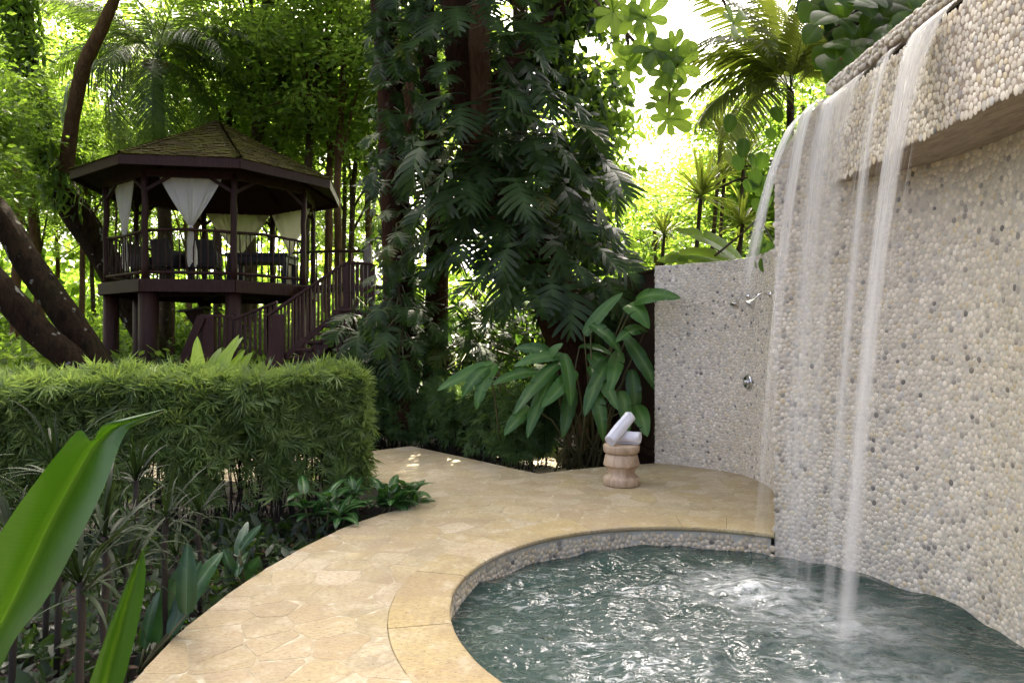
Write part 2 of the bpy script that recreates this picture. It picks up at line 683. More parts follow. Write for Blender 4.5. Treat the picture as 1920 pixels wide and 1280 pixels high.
L_PALMR = leaf_mat('backlit palm leaflet', (.03, .046, .011), (.068, .09, .018), (.22, .28, .03), .5, .4, 'obj')
L_ALM = leaf_mat('almond tree leaf', (.025, .055, .010), (.055, .10, .02), (.30, .44, .05), .6, .35, 'obj', .35, (.10, .16, .04))
L_VINE = leaf_mat('climbing vine leaf', (.016, .040, .008), (.04, .085, .014), (.16, .30, .02), .5, .48, 'obj', .3, (.07, .12, .02))
L_ORANGE = leaf_mat('old orange leaf', (.16, .022, .004), (.22, .035, .006), (.30, .05, .008), .4, .5, 'obj', .2)
L_LIME = leaf_mat('lime green leaf', (.12, .22, .02), (.22, .34, .04), (.40, .55, .06), .45, .4, 'obj', .4, (.3, .42, .1))
L_CALA = leaf_mat('dark paddle leaf', (.015, .055, .018), (.028, .085, .026), (.05, .14, .02), .2, .3, 'obj', .5, (.10, .17, .08))


def m_dieff():
    m, nt, p = new_mat('variegated leaf')
    a = nd(nt, 'ShaderNodeAttribute', attribute_name='rib').outputs['Fac']
    n = noise(nt, 60, 4, .7, objco(nt))
    f = ramp(nt, mathn(nt, 'ADD', mathn(nt, 'MULTIPLY', a, .35), mathn(nt, 'MULTIPLY', n, .6)), [(.40, (0, 0, 0)), (.56, (1, 1, 1))])
    col = mixc(nt, f, (.022, .085, .018), (.20, .30, .11))
    nt.links.new(col, p.inputs['Base Color'])
    p.inputs['Roughness'].default_value = .35
    tr = nd(nt, 'ShaderNodeBsdfTranslucent', {'Color': (.1, .25, .03, 1)})
    mx = nd(nt, 'ShaderNodeMixShader', {0: .25})
    nt.links.new(p.outputs[0], mx.inputs[1])
    nt.links.new(tr.outputs[0], mx.inputs[2])
    nt.links.new(mx.outputs[0], nt.nodes['Material Output'].inputs[0])
    return m
L_DIEFF = m_dieff()
STEM = m_plain('green brown stem', (.10, .095, .035), .6)
CANE = m_plain('brown cane', (.022, .015, .008), .8)
CHROME = m_plain('chrome', (.72, .72, .72), .12, 1.0)
WICKER = m_plain('dark wicker', (.012, .009, .010), .55, bsc=90)


# ------------------------------------------------------------------ ground
def ground():
    n = 120
    xs = np.linspace(-1, 1, n)
    xs = np.sign(xs) * np.abs(xs) ** 2.2 * 130
    ys = np.linspace(0, 1, n) ** 2.0 * 230 - 20
    X, Y = np.meshgrid(xs, ys)
    d = np.sin(X * .9) * np.cos(Y * .7) * .03 + np.sin(X * 2.3 + Y * 1.7) * .02
    Z = -0.17 + d
    near = (np.abs(X - 1.3) < 4.0) & (Y < 12) & (Y > -2)
    Z = np.where((np.hypot(X - 1.3, Y - 4.2) < 3.6), -0.9, Z)
    V = np.stack([X, Y, Z], -1).reshape(-1, 3)
    i = np.arange(n * n).reshape(n, n)
    F = np.stack([i[:-1, :-1], i[:-1, 1:], i[1:, 1:], i[1:, :-1]], -1).reshape(-1, 4)
    mobj('ground', V, F, SOIL, kind='structure')
ground()

# ------------------------------------------------------------------ pool, deck, coping
PC = np.array((1.3, 4.2))
PR = 1.71
WATER_Z = -0.185


def circ(th, r, c=PC):
    return (c[0] + r * math.cos(R(th)), c[1] + r * math.sin(R(th)))


SHOWER = [(1.87, 8.93), (2.10, 8.82), (2.3, 8.66), (2.52, 8.48), (2.66, 8.31), (2.77, 8.08), (2.81, 7.83), (2.82, 7.55), (2.79, 7.32), (2.72, 6.95), (2.60, 6.5), (2.44, 6.02)]
DECK = [circ(t, 2.035) for t in range(59, 332, 4)]
DECK += [(3.4, 3.0), (3.5, 0.3), (-1.5, 0.3), (-1.62, 1.6), (-1.72, 2.5), (-1.77, 3.18), (-1.82, 3.7), (-1.79, 4.33), (-1.72, 4.8), (-1.63, 5.22), (-1.45, 5.81), (-1.2, 6.3), (-.91, 6.67),
         (-.93, 7.15), (-2.1, 7.75), (-4.0, 7.8), (-6.5, 7.7), (-6.5, 9.3), (-4.0, 9.5), (-2.27, 9.7), (-1.54, 10.4), (-.6, 9.3), (.32, 8.2), (.7, 8.45), (1.14, 8.66)]
DECK += SHOWER


def clip_half(poly, px, py, nx, ny):
    """keep the side where (p - P).n <= 0"""
    out = []
    m = len(poly)
    for i in range(m):
        a, b = poly[i], poly[(i + 1) % m]
        da = (a[0] - px) * nx + (a[1] - py) * ny
        db = (b[0] - px) * nx + (b[1] - py) * ny
        if da <= 0:
            out.append(a)
        if da * db < 0:
            t = da / (da - db)
            out.append((a[0] + (b[0] - a[0]) * t, a[1] + (b[1] - a[1]) * t))
    return out


def area(p):
    return .5 * sum(p[i][0] * p[(i + 1) % len(p)][1] - p[(i + 1) % len(p)][0] * p[i][1] for i in range(len(p)))


def in_poly(x, y, poly):
    c = False
    n = len(poly)
    for i in range(n):
        x1, y1 = poly[i]
        x2, y2 = poly[(i + 1) % n]
        if (y1 > y) != (y2 > y) and x < (x2 - x1) * (y - y1) / (y2 - y1) + x1:
            c = not c
    return c


def deck():
    b = MB()
    n = len(DECK)
    V = [(p[0], p[1], -.004) for p in DECK] + [(p[0], p[1], -.30) for p in DECK]
    V2 = [(p[0], p[1], -.004) for p in DECK]
    b.prism(DECK if area(DECK) > 0 else DECK[::-1], -.30, -.0012)
    d = b.obj('deck', MORTAR, kind='structure')
    t = d.modifiers.new('tri', 'TRIANGULATE')
    # flagstones
    sites = []
    tries = 0
    while tries < 9000:
        tries += 1
        x, y = rng.uniform(-6.5, 3.4), rng.uniform(1.0, 10.5)
        if not in_poly(x, y, DECK):
            continue
        far = 0.175 + 0.016 * max(0, y - 3) + (0.25 if x < -2.5 else 0)
        dm = far * rng.uniform(.55, 1.5)
        if all((x - s[0]) ** 2 + (y - s[1]) ** 2 > dm * dm for s in sites):
            sites.append((x, y))
    S = np.array(sites)
    laid = []
    for i, (x, y) in enumerate(sites):
        dd = np.hypot(S[:, 0] - x, S[:, 1] - y)
        near = np.argsort(dd)[1:16]
        # the part of the deck around this stone, so that the far side of the ring never joins in
        dx, dy = x - PC[0], y - PC[1]
        dl = math.hypot(dx, dy)
        poly = DECK if area(DECK) > 0 else DECK[::-1]
        for nx, ny, px_, py_ in ((-dx / dl, -dy / dl, x - dx / dl * .6, y - dy / dl * .6), (1, 0, x + .6, y), (-1, 0, x - .6, y), (0, 1, x, y + .6), (0, -1, x, y - .6)):
            poly = clip_half(poly, px_, py_, nx, ny)
        for k in near:
            dx, dy = S[k, 0] - x, S[k, 1] - y
            L = math.hypot(dx, dy)
            g = rng.uniform(.0015, .006) if rng.random() < .8 else rng.uniform(.006, .014)
            # slightly skewed joints look hand laid
            a = math.atan2(dy, dx) + rng.uniform(-.16, .16)
            poly = clip_half(poly, x + dx * .5 - dx / L * g, y + dy * .5 - dy / L * g, math.cos(a), math.sin(a))
            if len(poly) < 3:
                break
        if len(poly) < 3 or abs(area(poly)) < .004:
            continue
        # drop bridges left over by the clipping
        ch = True
        while ch and len(poly) > 3:
            ch = False
            for k in range(len(poly)):
                p0, p1, p2 = poly[k - 1], poly[k], poly[(k + 1) % len(poly)]
                v1 = (p0[0] - p1[0], p0[1] - p1[1])
                v2 = (p2[0] - p1[0], p2[1] - p1[1])
                l1, l2 = math.hypot(*v1), math.hypot(*v2)
                if l1 < .004 or l2 < .004 or (v1[0] * v2[0] + v1[1] * v2[1]) / (l1 * l2) > .985:
                    poly = poly[:k] + poly[k + 1:]
                    ch = True
                    break
        if len(poly) < 3 or abs(area(poly)) < .004:
            continue
        # chamfer corners and roughen the edge
        q = []
        m = len(poly)
        for k in range(m):
            p0, p1, p2 = poly[k - 1], poly[k], poly[(k + 1) % m]
            for pp, f in ((p0, .10), (p2, .10)):
                q.append((p1[0] + (pp[0] - p1[0]) * f + rng.uniform(-.004, .004), p1[1] + (pp[1] - p1[1]) * f + rng.uniform(-.004, .004)))
        top = rng.uniform(.0002, .0014)
        cx, cyy = np.mean([p[0] for p in q]), np.mean([p[1] for p in q])
        nn = len(q)
        V = [(p[0], p[1], -.003) for p in q] + [(p[0], p[1], top - .003) for p in q] + [(cx + (p[0] - cx) * .985, cyy + (p[1] - cyy) * .985, top) for p in q]
        F = [tuple(range(2 * nn, 3 * nn))]
        for r_ in (0, nn):
            F += [(r_ + k, r_ + (k + 1) % nn, r_ + nn + (k + 1) % nn, r_ + nn + k) for k in range(nn)]
        pxs = 960 + FPX * cx / max(cyy, .3)
        pys = 640 + FPX * EYE / max(cyy, .3)
        vis = abs(area(q)) / cyy ** 3 if -40 < pxs < 1960 and pys < 1320 else 0.0
        laid.append((vis, V, F))
    laid.sort(key=lambda k: -k[0])
    for _, V, F in laid[:299]:
        mobj('flagstone', V, F, STONE, d, smooth=False)
    b = MB()
    for _, V, F in laid[299:]:
        b.add(V, F)
    if b.v:
        b.obj('flagstones', STONE, d, kind='stuff')
    # coping slabs
    edges = [59, 72, 84.5, 99, 112, 127, 139, 153, 165, 178.5, 192, 207, 219, 233, 247, 261, 276, 291, 306, 320, 332]
    for e0, e1 in zip(edges[:-1], edges[1:]):
        b = MB()
        n = 9
        prof = [(1.688, -.040), (1.678, -.034), (1.674, -.022), (1.677, -.006), (1.688, .001), (1.71, .0035), (2.030, .0035), (2.0338, .001), (2.0338, -.05)]
        th = np.linspace(e0 + .05, e1 - .05, n)
        V, F = [], []
        jr = rng.uniform(-.004, .004)
        jz = rng.uniform(-.001, .0015)
        for t in th:
            for (r_, z) in prof:
                x, y = circ(t, r_ + jr)
                V.append((x, y, z + jz))
        k = len(prof)
        for i in range(n - 1):
            for j in range(k):
                j2 = (j + 1) % k
                F.append((i * k + j, (i + 1) * k + j, (i + 1) * k + j2, i * k + j2))
        F.append(tuple(range(k)))
        F.append(tuple(range((n - 1) * k + k - 1, (n - 1) * k - 1, -1)))
        mobj('coping_stone', V, F, COPE, d, smooth=False)
    return d
DECKOBJ = deck()

# stone path lower down behind the notch
lp = MB()
lp.prism([(-.35, 9.3), (.35, 8.75), (1.7, 9.3), (1.7, 11.2), (-.2, 11.4)], -.34, -.16)
lower = lp.obj('lower_path', MORTAR, kind='structure')
for (px0, py0, w, h, a) in ((.05, 9.35, .5, .36, .2), (.55, 9.25, .42, .4, -.1), (1.0, 9.45, .44, .5, .1), (.3, 9.8, .5, .4, 0), (.85, 10.0, .5, .42, .15), (.15, 10.3, .5, .42, -.2), (1.4, 9.8, .42, .5, 0)):
    b = MB()
    b.box((px0, py0, -.158), (w, h, .016), a)
    b.obj('flagstone', STONE, lower, bevel=.006)

# ------------------------------------------------------------------ pebble cladding
PAL = np.array([(.66, .61, .505), (.73, .68, .575), (.58, .54, .455), (.79, .75, .655), (.46, .44, .395), (.62, .54, .37), (.13, .125, .115), (.29, .275, .25), (.55, .545, .53)])
PW = np.array([.30, .22, .18, .09, .07, .07, .010, .026, .015])


def pebbles(u0, u1, v0, v1, sp, S, keep=None, aspect=1.15, H=.0042, tint=1.0, visible=None):
    """mosaic of pebbles on the surface S(u, v, h); returns per-pebble vertex blocks"""
    nu, nv = int((u1 - u0) / sp) + 1, int((v1 - v0) / (sp * aspect * .87)) + 1
    P = []
    for j in range(nv):
        for i in range(nu):
            P.append((u0 + (i + (.5 if j % 2 else 0)) * sp, (v0 + j * sp * aspect * .87)))
    P = np.array(P)
    P[:, 0] += rng.uniform(-.36, .36, len(P)) * sp
    P[:, 1] += rng.uniform(-.36, .36, len(P)) * sp * aspect
    P = P[rng.random(len(P)) > .05]
    if keep is not None:
        P = P[keep(P[:, 0], P[:, 1])]
    N = len(P)
    Q = P / np.array((1, aspect))
    # neighbours through a cell grid
    cell = np.floor((Q - Q.min(0)) / (sp * 1.8)).astype(int)
    from collections import defaultdict
    bins = defaultdict(list)
    for i, (a, b) in enumerate(cell):
        bins[(a, b)].append(i)
    K = 8
    ang = (np.arange(K) + .5) / K * 2 * np.pi
    U = np.stack([np.cos(ang), np.sin(ang)], 1)
    rad = np.full((N, K), sp * .62)
    for i in range(N):
        a, b = cell[i]
        nb = [k for da in (-1, 0, 1) for db in (-1, 0, 1) for k in bins.get((a + da, b + db), ()) if k != i]
        if not nb:
            continue
        D = Q[nb] - Q[i]
        dd = (D ** 2).sum(1)
        pr = D @ U.T
        rr = np.where(pr > 1e-6, (dd[:, None] * .5) / np.maximum(pr, 1e-6), 1e9).min(0)
        rad[i] = np.minimum(rr, sp * .70)
    rad = .5 * rad + .25 * np.roll(rad, 1, 1) + .25 * np.roll(rad, -1, 1)
    rad *= rng.uniform(.90, .99, (N, 1))
    rad = np.maximum(rad, sp * .2)
    h = H * rng.uniform(.7, 1.25, N)
    verts = []
    for f, hh in ((1.0, -.15), (.86, .55), (.5, .93)):
        du = rad * f * np.cos(ang)
        dv = rad * f * np.sin(ang) * aspect
        verts.append(np.stack([P[:, 0:1] + du, P[:, 1:2] + dv, np.broadcast_to((h * hh)[:, None], du.shape)], -1))
    verts.append(np.stack([P[:, 0], P[:, 1], h], -1)[:, None, :])
    L = np.concatenate(verts, 1)          # N, 25, 3
    sh = L.shape
    X = S(L[..., 0].ravel(), L[..., 1].ravel(), L[..., 2].ravel()).reshape(sh)
    k = np.arange(K)
    k2 = (k + 1) % K
    quads = np.concatenate([np.stack([k + o, k2 + o, k2 + o + K, k + o + K], 1) for o in (0, K)])
    tris = np.stack([k + 2 * K, k2 + 2 * K, np.full(K, 3 * K)], 1)
    col = np.array((1.03, 1.0, .94)) * PAL[rng.choice(len(PAL), N, p=PW / PW.sum())] * rng.uniform(.82, 1.14, (N, 1)) * tint
    return X, quads, tris, col


def px_size(c, s=.04):
    d = c[:, 1]
    px = 960 + FPX * c[:, 0] / np.maximum(d, .1)
    py = 640 - FPX * (c[:, 2] - EYE) / np.maximum(d, .1)
    ok = (d > .3) & (px > 5) & (px < 1915) & (py > 5) & (py < 1275)
    return np.where(ok, FPX / np.maximum(d, .1), 0)


def clad(blocks, parent, nparts=300):
    """the largest pebbles in view as parts, the rest joined"""
    X = np.concatenate([b[0] for b in blocks])
    col = np.concatenate([b[3] for b in blocks])
    quads, tris = blocks[0][1], blocks[0][2]
    sz = px_size(X[:, -1, :]) * np.linalg.norm(X[:, 0] - X[:, 4], axis=1)
    order = np.argsort(-sz)
    npart = min(nparts, int((sz > 0).sum()))
    nv = X.shape[1]
    for i in order[:npart]:
        V = X[i]
        c = V.mean(0)
        me = mk_mesh('pebble', V - c, [quads, tris], PEB, True, {'pcol': np.repeat(col[i][None], nv, 0)})
        o = link('pebble', me, parent, c - np.array(parent.location))
    rest = order[npart:]
    if len(rest):
        V = X[rest].reshape(-1, 3) - np.array(parent.location)
        off = (np.arange(len(rest)) * nv)[:, None, None]
        F = [(quads[None] + off).reshape(-1, 4), (tris[None] + off).reshape(-1, 3)]
        mobj('pebbles', V, F, PEB, parent, True, {'pcol': np.repeat(col[rest], nv, 0)}, 'stuff')


WALL_TOP = 3.52
T0, T1 = -40.0, 59.0
WALLR = 2.02


def wtop(th):
    return np.where(th > 47, WALL_TOP - (th - 47) / 12 * .42, WALL_TOP)


def curved_wall():
    t = thing('fountain_wall', 'tall curved pebble clad wall with an overhanging ledge behind the round pool', 'wall', (2.6, 5.2, 0))
    n = 60
    th = np.linspace(T0, T1, n)
    V, F = [], []
    for a in th:
        tp = float(wtop(a))
        for r_, z in ((PR, -.8), (PR, tp), (WALLR, tp), (WALLR, -.8)):
            x, y = circ(a, r_)
            V.append((x - 2.6, y - 5.2, z))
    for i in range(n - 1):
        for j in range(4):
            j2 = (j + 1) % 4
            F.append((i * 4 + j, (i + 1) * 4 + j, (i + 1) * 4 + j2, i * 4 + j2))
    F += [(0, 1, 2, 3), tuple((n - 1) * 4 + k for k in (3, 2, 1, 0))]
    mobj('wall_core', V, F, GROUT, t, smooth=False)
    # ledge across the top
    LX = 2.51
    b = MB()
    b.box((2.95 - 2.6, 3.55 - 5.2, (2.83 + 3.46) / 2), (2 * (2.95 - LX), 3.9, 3.46 - 2.83))
    b.obj('ledge', SOFFIT, t, bevel=.012)
    b = MB()
    b.box((3.02 - 2.6, 3.55 - 5.2, 3.54), (.66, 3.9, .165))
    sl = b.obj('weir_slot', m_plain('shadow black wet slot', (.012, .012, .011), .25), t)  # shadow in the gap under the cap, put in as black colour
    b = MB()
    b.box((3.08 - 2.6, 3.63 - 5.2, 3.675), (.96, 4.1, .10))
    b.obj('ledge_cap', GROUT, t, bevel=.02)

    def s_cyl(u, v, h):
        a = u / PR
        r_ = PR - h
        return np.stack([PC[0] + r_ * np.cos(a), PC[1] + r_ * np.sin(a), v], -1)

    def s_ledge(u, v, h):
        return np.stack([LX - h, u, v], -1)

    def s_cap(u, v, h):
        # rounded front edge of the cap: v runs up the face and over the top
        vv = v - 3.60
        ang_ = np.clip((vv - .06) / .06, 0, 1) * np.pi / 2
        x = np.where(vv < .06, 2.60, np.where(vv < .06 + .06 * 1.57, 2.60 + .04 * (1 - np.cos(ang_)), 2.64 + (vv - .154)))
        z = np.where(vv < .06, 3.625 + vv, np.where(vv < .154, 3.685 + .04 * np.sin(ang_), 3.725))
        nx, nz = -np.cos(ang_), np.sin(ang_)
        return np.stack([x + nx * h, u, z + nz * h], -1)
    blocks = []
    blocks.append(pebbles(R(T0) * PR, R(T1) * PR, -.30, WALL_TOP, .037, s_cyl,
                          lambda u, v: (v < wtop(np.degrees(u / PR)) - .02) & ~((v > 2.84) & (PC[0] + PR * np.cos(u / PR) > LX + .02) & (v < 3.6)) | (np.degrees(u / PR) > 46) & (v < wtop(np.degrees(u / PR)) - .02)))
    lb = pebbles(1.7, 5.45, 2.85, 3.455, .034, s_ledge, None, 1.35, tint=1.12)
    blocks.append(lb)
    blocks.append(pebbles(1.7, 5.6, 3.60, 3.85, .045, s_cap, None, 1.0, .016, tint=.85))
    clad(blocks, t)
    return t
curved_wall()


def pool_rim():
    """pebble lined basin wall under the coping"""
    t = thing('pool_basin', 'round pool basin lined with pebbles below the golden stone coping', 'pool', (1.3, 4.2, -.8))
    n = 96
    th = np.linspace(0, 360, n, endpoint=False)
    V, F = [], []
    for a in th:
        for r_, z in ((PR, -.8), (PR, -.045), (PR + .2, -.045), (PR + .2, -.8)):
            x, y = circ(a, r_)
            V.append((x - 1.3, y - 4.2, z + .8))
    for i in range(n):
        i2 = (i + 1) % n
        if 59 < th[i] or th[i] > 330:
            for j in range(4):
                j2 = (j + 1) % 4
                F.append((i * 4 + j, i2 * 4 + j, i2 * 4 + j2, i * 4 + j2))
    mobj('basin_wall', V, F, GROUT, t, smooth=False)
    b = MB()
    b.lathe([(1.9, -.02), (1.9, .02)], n=64)
    b.obj('basin_floor', GROUT, t)

    def s(u, v, h):
        a = u / PR
        r_ = PR - h
        return np.stack([PC[0] + r_ * np.cos(a), PC[1] + r_ * np.sin(a), v], -1)
    bl = pebbles(R(60) * PR, R(262) * PR, -.36, -.06, .040, s, None, 1.1, .010, tint=np.array((1.06, .98, .84)))
    clad([bl], t)
pool_rim()


def shower_wall():
    t = thing('shower_wall', 'lower curved pebble wall with shower fittings behind the stool', 'wall', (2.5, 8.0, 0))
    top = 2.57
    path = np.array(spline(SHOWER, 60))
    seg = np.linalg.norm(np.diff(path, axis=0), axis=1)
    cum = np.concatenate([[0], np.cumsum(seg)])
    tan = np.gradient(path, axis=0)
    tan = unit(tan)
    nor = np.stack([tan[:, 1], -tan[:, 0]], 1)      # right of travel
    cen = np.array((1.6, 7.4))
    if ((cen - path[20]) @ nor[20]) < 0:
        nor = -nor
    V, F = [], []
    for p, q in zip(path, nor):
        for d, z in ((0, -.3), (0, top), (-.19, top), (-.19, -.3)):
            V.append((p[0] + q[0] * d - 2.5, p[1] + q[1] * d - 8.0, z))
    n = len(path)
    for i in range(n - 1):
        for j in range(4):
            F.append((i * 4 + j, (i + 1) * 4 + j, (i + 1) * 4 + (j + 1) % 4, i * 4 + (j + 1) % 4))
    F += [(0, 1, 2, 3), tuple((n - 1) * 4 + k for k in (3, 2, 1, 0))]
    mobj('wall_core', V, F, GROUT, t, smooth=False)

    def s(u, v, h):
        x = np.interp(u, cum, path[:, 0])
        y = np.interp(u, cum, path[:, 1])
        nx = np.interp(u, cum, nor[:, 0])
        ny = np.interp(u, cum, nor[:, 1])
        return np.stack([x + nx * h, y + ny * h, v], -1)
    e0, en, et = path[0], -tan[0], nor[0]

    def s_end(u, v, h):
        return np.stack([e0[0] - et[0] * u + en[0] * h, e0[1] - et[1] * u + en[1] * h, v], -1)
    a = pebbles(.0, cum[-1], .0, top - .01, .039, s, None, 1.0, .0042)
    b = pebbles(.02, .17, .0, top - .01, .043, s_end, None, 1.0, .011)

    def s_top(u, v, h):
        p = s(u, v * 0, -v)
        p[..., 2] = top + h
        return p
    c = pebbles(.0, cum[-1], .02, .17, .043, s_top, None, 1.0, .011)
    clad([a, b, c], t)
    return path, nor
SPATH, SNOR = shower_wall()


# ------------------------------------------------------------------ water
def m_water():
    m, nt, p = new_mat('churning pool water')
    g = geoco(nt)
    # turbid water with air bubbles where the falls and the jet land
    def blob(x, y, r0, r1):
        sub = nd(nt, 'ShaderNodeVectorMath', {0: g, 1: (x, y, WATER_Z)}, operation='SUBTRACT').outputs[0]
        ln = nd(nt, 'ShaderNodeVectorMath', {0: sub}, operation='LENGTH').outputs['Value']
        mr = nd(nt, 'ShaderNodeMapRange', {'Value': ln, 'From Min': r1, 'From Max': r0, 'To Min': 0.0, 'To Max': 1.0})
        return mr.outputs[0]
    f = mathn(nt, 'MAXIMUM', blob(1.72, 4.92, .04, .62), mathn(nt, 'MULTIPLY', blob(2.0, 4.4, .05, .75), .6))
    f = mathn(nt, 'MAXIMUM', f, mathn(nt, 'MULTIPLY', blob(1.9, 3.2, .2, 1.0), .45))
    f = mathn(nt, 'MAXIMUM', f, mathn(nt, 'MULTIPLY', blob(.9, 4.0, .3, 1.3), .12))
    nz = noise(nt, 8.5, 8, .70, geoco(nt, (1.0, 1.5, 1)), .5)
    ff = mathn(nt, 'MULTIPLY', f, ramp(nt, nz, [(.36, (.05, .05, .05)), (.62, (1, 1, 1))]))
    # sky glints painted into the water colour as white, froth-like streaks
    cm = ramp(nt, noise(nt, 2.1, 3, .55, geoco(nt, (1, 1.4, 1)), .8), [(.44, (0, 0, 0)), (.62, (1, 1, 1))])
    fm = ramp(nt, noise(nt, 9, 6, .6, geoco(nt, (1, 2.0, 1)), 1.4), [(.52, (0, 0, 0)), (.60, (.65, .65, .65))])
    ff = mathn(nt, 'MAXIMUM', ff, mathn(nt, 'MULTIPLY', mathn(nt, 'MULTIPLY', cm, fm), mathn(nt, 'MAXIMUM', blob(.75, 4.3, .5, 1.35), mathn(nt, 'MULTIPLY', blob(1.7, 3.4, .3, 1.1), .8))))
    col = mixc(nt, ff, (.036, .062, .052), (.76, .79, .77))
    nt.links.new(col, p.inputs['Base Color'])
    p.inputs['Roughness'].default_value = .02
    p.inputs['IOR'].default_value = 1.33
    h = mathn(nt, 'ADD', noise(nt, 7, 2, .45, geoco(nt, (1, 1.5, 1)), .5), mathn(nt, 'MULTIPLY', noise(nt, 24, 2, .5, g), .16))
    bump(nt, p, h, .75, .06)
    return m


def water():
    nr, na = 110, 260
    r_ = np.linspace(0, 1.706, nr)
    a = np.linspace(0, 2 * np.pi, na, endpoint=False)
    RR, AA = np.meshgrid(r_, a, indexing='ij')
    X, Y = PC[0] + RR * np.cos(AA), PC[1] + RR * np.sin(AA)
    Z = np.full_like(X, WATER_Z)
    for k in range(26):
        d = rng.uniform(0, 2 * np.pi)
        f = rng.uniform(5, 26)
        Z += .026 / (f ** .85) * np.sin(f * (X * np.cos(d) + Y * np.sin(d)) + rng.uniform(0, 6) + .9 * np.sin(3 * X + k) + .7 * np.cos(4 * Y + 2 * k))
    d1 = np.hypot(X - 1.72, Y - 4.92)
    Z += .035 * np.exp(-(d1 / .16) ** 2) + .006 * np.sin(34 * d1) * np.exp(-d1 / .4)
    V = np.stack([X, Y, Z], -1).reshape(-1, 3)
    i = np.arange(nr * na).reshape(nr, na)
    F = np.stack([i[:-1], i[1:], np.roll(i[1:], -1, 1), np.roll(i[:-1], -1, 1)], -1).reshape(-1, 4)
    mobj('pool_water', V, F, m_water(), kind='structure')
water()


def m_fall():
    m, nt, p = new_mat('falling water')
    dens = nd(nt, 'ShaderNodeAttribute', attribute_name='dens').outputs['Fac']
    uv = nd(nt, 'ShaderNodeAttribute', attribute_name='suv').outputs['Color']
    mp = nd(nt, 'ShaderNodeMapping', {'Vector': uv, 'Scale': (20, 1.0, 1)})
    n1 = noise(nt, 2.0, 5, .65, mp.outputs[0], .2)
    f = mathn(nt, 'MULTIPLY', ramp(nt, n1, [(.20, (.18, .18, .18)), (.84, (.95, .95, .95))]), dens)
    p.inputs['Base Color'].default_value = (.93, .93, .91, 1)
    p.inputs['Roughness'].default_value = .2
    tl = nd(nt, 'ShaderNodeBsdfTranslucent', {'Color': (.93, .93, .90, 1)})
    a = nd(nt, 'ShaderNodeMixShader', {0: .5})
    nt.links.new(p.outputs[0], a.inputs[1])
    nt.links.new(tl.outputs[0], a.inputs[2])
    tr = nd(nt, 'ShaderNodeBsdfTransparent')
    mx = nd(nt, 'ShaderNodeMixShader', {0: f})
    nt.links.new(tr.outputs[0], mx.inputs[1])
    nt.links.new(a.outputs[0], mx.inputs[2])
    nt.links.new(mx.outputs[0], nt.nodes['Material Output'].inputs[0])
    return m
FALL = m_fall()


def fall_sheet(parent, ya, yb, yc, conv, v0, d0, d1, name='water_sheet', th=.012, zend=WATER_Z - .02, nu=16, nv=44, x0=2.50, z0=3.50, dy=0.0):
    """a sheet of water leaving the lip between ya and yb and drawing together towards yc"""
    Tt = math.sqrt(2 * (z0 - zend) / 9.8)
    V, dens, suv = [], [], []
    wob = rng.uniform(-1, 1, nu)
    for side in (0, 1):
        for j in range(nv):
            s = j / (nv - 1)
            t = Tt * s
            for i in range(nu):
                u = i / (nu - 1)
                yl = ya + (yb - ya) * u
                k = 1 - (1 - conv) * min(1, s * 1.6) ** .8
                y = yc + (yl - yc) * k + dy * s
                x = x0 - v0 * t * (1 + .10 * wob[i] * s) - (th if side else 0) * (.3 + .7 * math.sin(math.pi * u))
                z = z0 - 4.9 * t * t
                V.append((x - parent.location.x, y - parent.location.y, z - parent.location.z))
                e = min(1, min(u, 1 - u) * 6 + .05)
                dens.append((d1 + (d0 - d1) * (1 - s) ** 1.35) * e * (1 if s > .02 else .6))
                suv.append((yl, s * 3 + .02 * math.sin(i), 0.0 + side * .3))
    F = []
    for side in (0, 1):
        o = side * nu * nv
        for j in range(nv - 1):
            for i in range(nu - 1):
                q = (o + j * nu + i, o + j * nu + i + 1, o + (j + 1) * nu + i + 1, o + (j + 1) * nu + i)
                F.append(q if side else q[::-1])
    o2 = nu * nv
    for j in range(nv - 1):
        for i in (0, nu - 1):
            F.append((j * nu + i, (j + 1) * nu + i, o2 + (j + 1) * nu + i, o2 + j * nu + i))
    return mobj(name, V, [np.array(F)], FALL, parent, True, {'dens': dens, 'suv': np.array(suv)})


def strands(parent, ya, yb, yc, conv, v0, n, name='water_strands', dens=.6, rad=.0022, x0=2.50, z0=3.50, smax=1.0, dy=0.0):
    V, F, D = [], [], []
    SU = []
    Tt = math.sqrt(2 * (z0 - WATER_Z) / 9.8)
    for k in range(n):
        yl = rng.uniform(ya, yb)
        vv = v0 * rng.uniform(.8, 1.12)
        s0 = rng.uniform(0, .5) * smax
        s1 = min(1, s0 + rng.uniform(.12, .5)) * smax
        r0 = rad * rng.uniform(.4, 1.2)
        b = len(V)
        m = 12
        for j in range(m):
            s = s0 + (s1 - s0) * j / (m - 1)
            t = Tt * s
            kk = 1 - (1 - conv) * min(1, s * 1.6) ** .8
            y = yc + (yl - yc) * kk + dy * s
            x, z = x0 - vv * t - .006, z0 - 4.9 * t * t
            w = r0 * math.sin(math.pi * (j + .4) / m)
            for q in range(3):
                a = q * 2.094
                V.append((x + w * math.cos(a) - parent.location.x, y + w * math.sin(a) - parent.location.y, z - parent.location.z))
                D.append(dens)
                SU.append((yl * 2 + k, s * .4, 0))
        for j in range(m - 1):
            for q in range(3):
                q2 = (q + 1) % 3
                F.append((b + j * 3 + q, b + j * 3 + q2, b + (j + 1) * 3 + q2, b + (j + 1) * 3 + q))
    mobj(name, V, [np.array(F)], FALL, parent, True, {'dens': D, 'suv': np.array(SU)}, 'stuff')


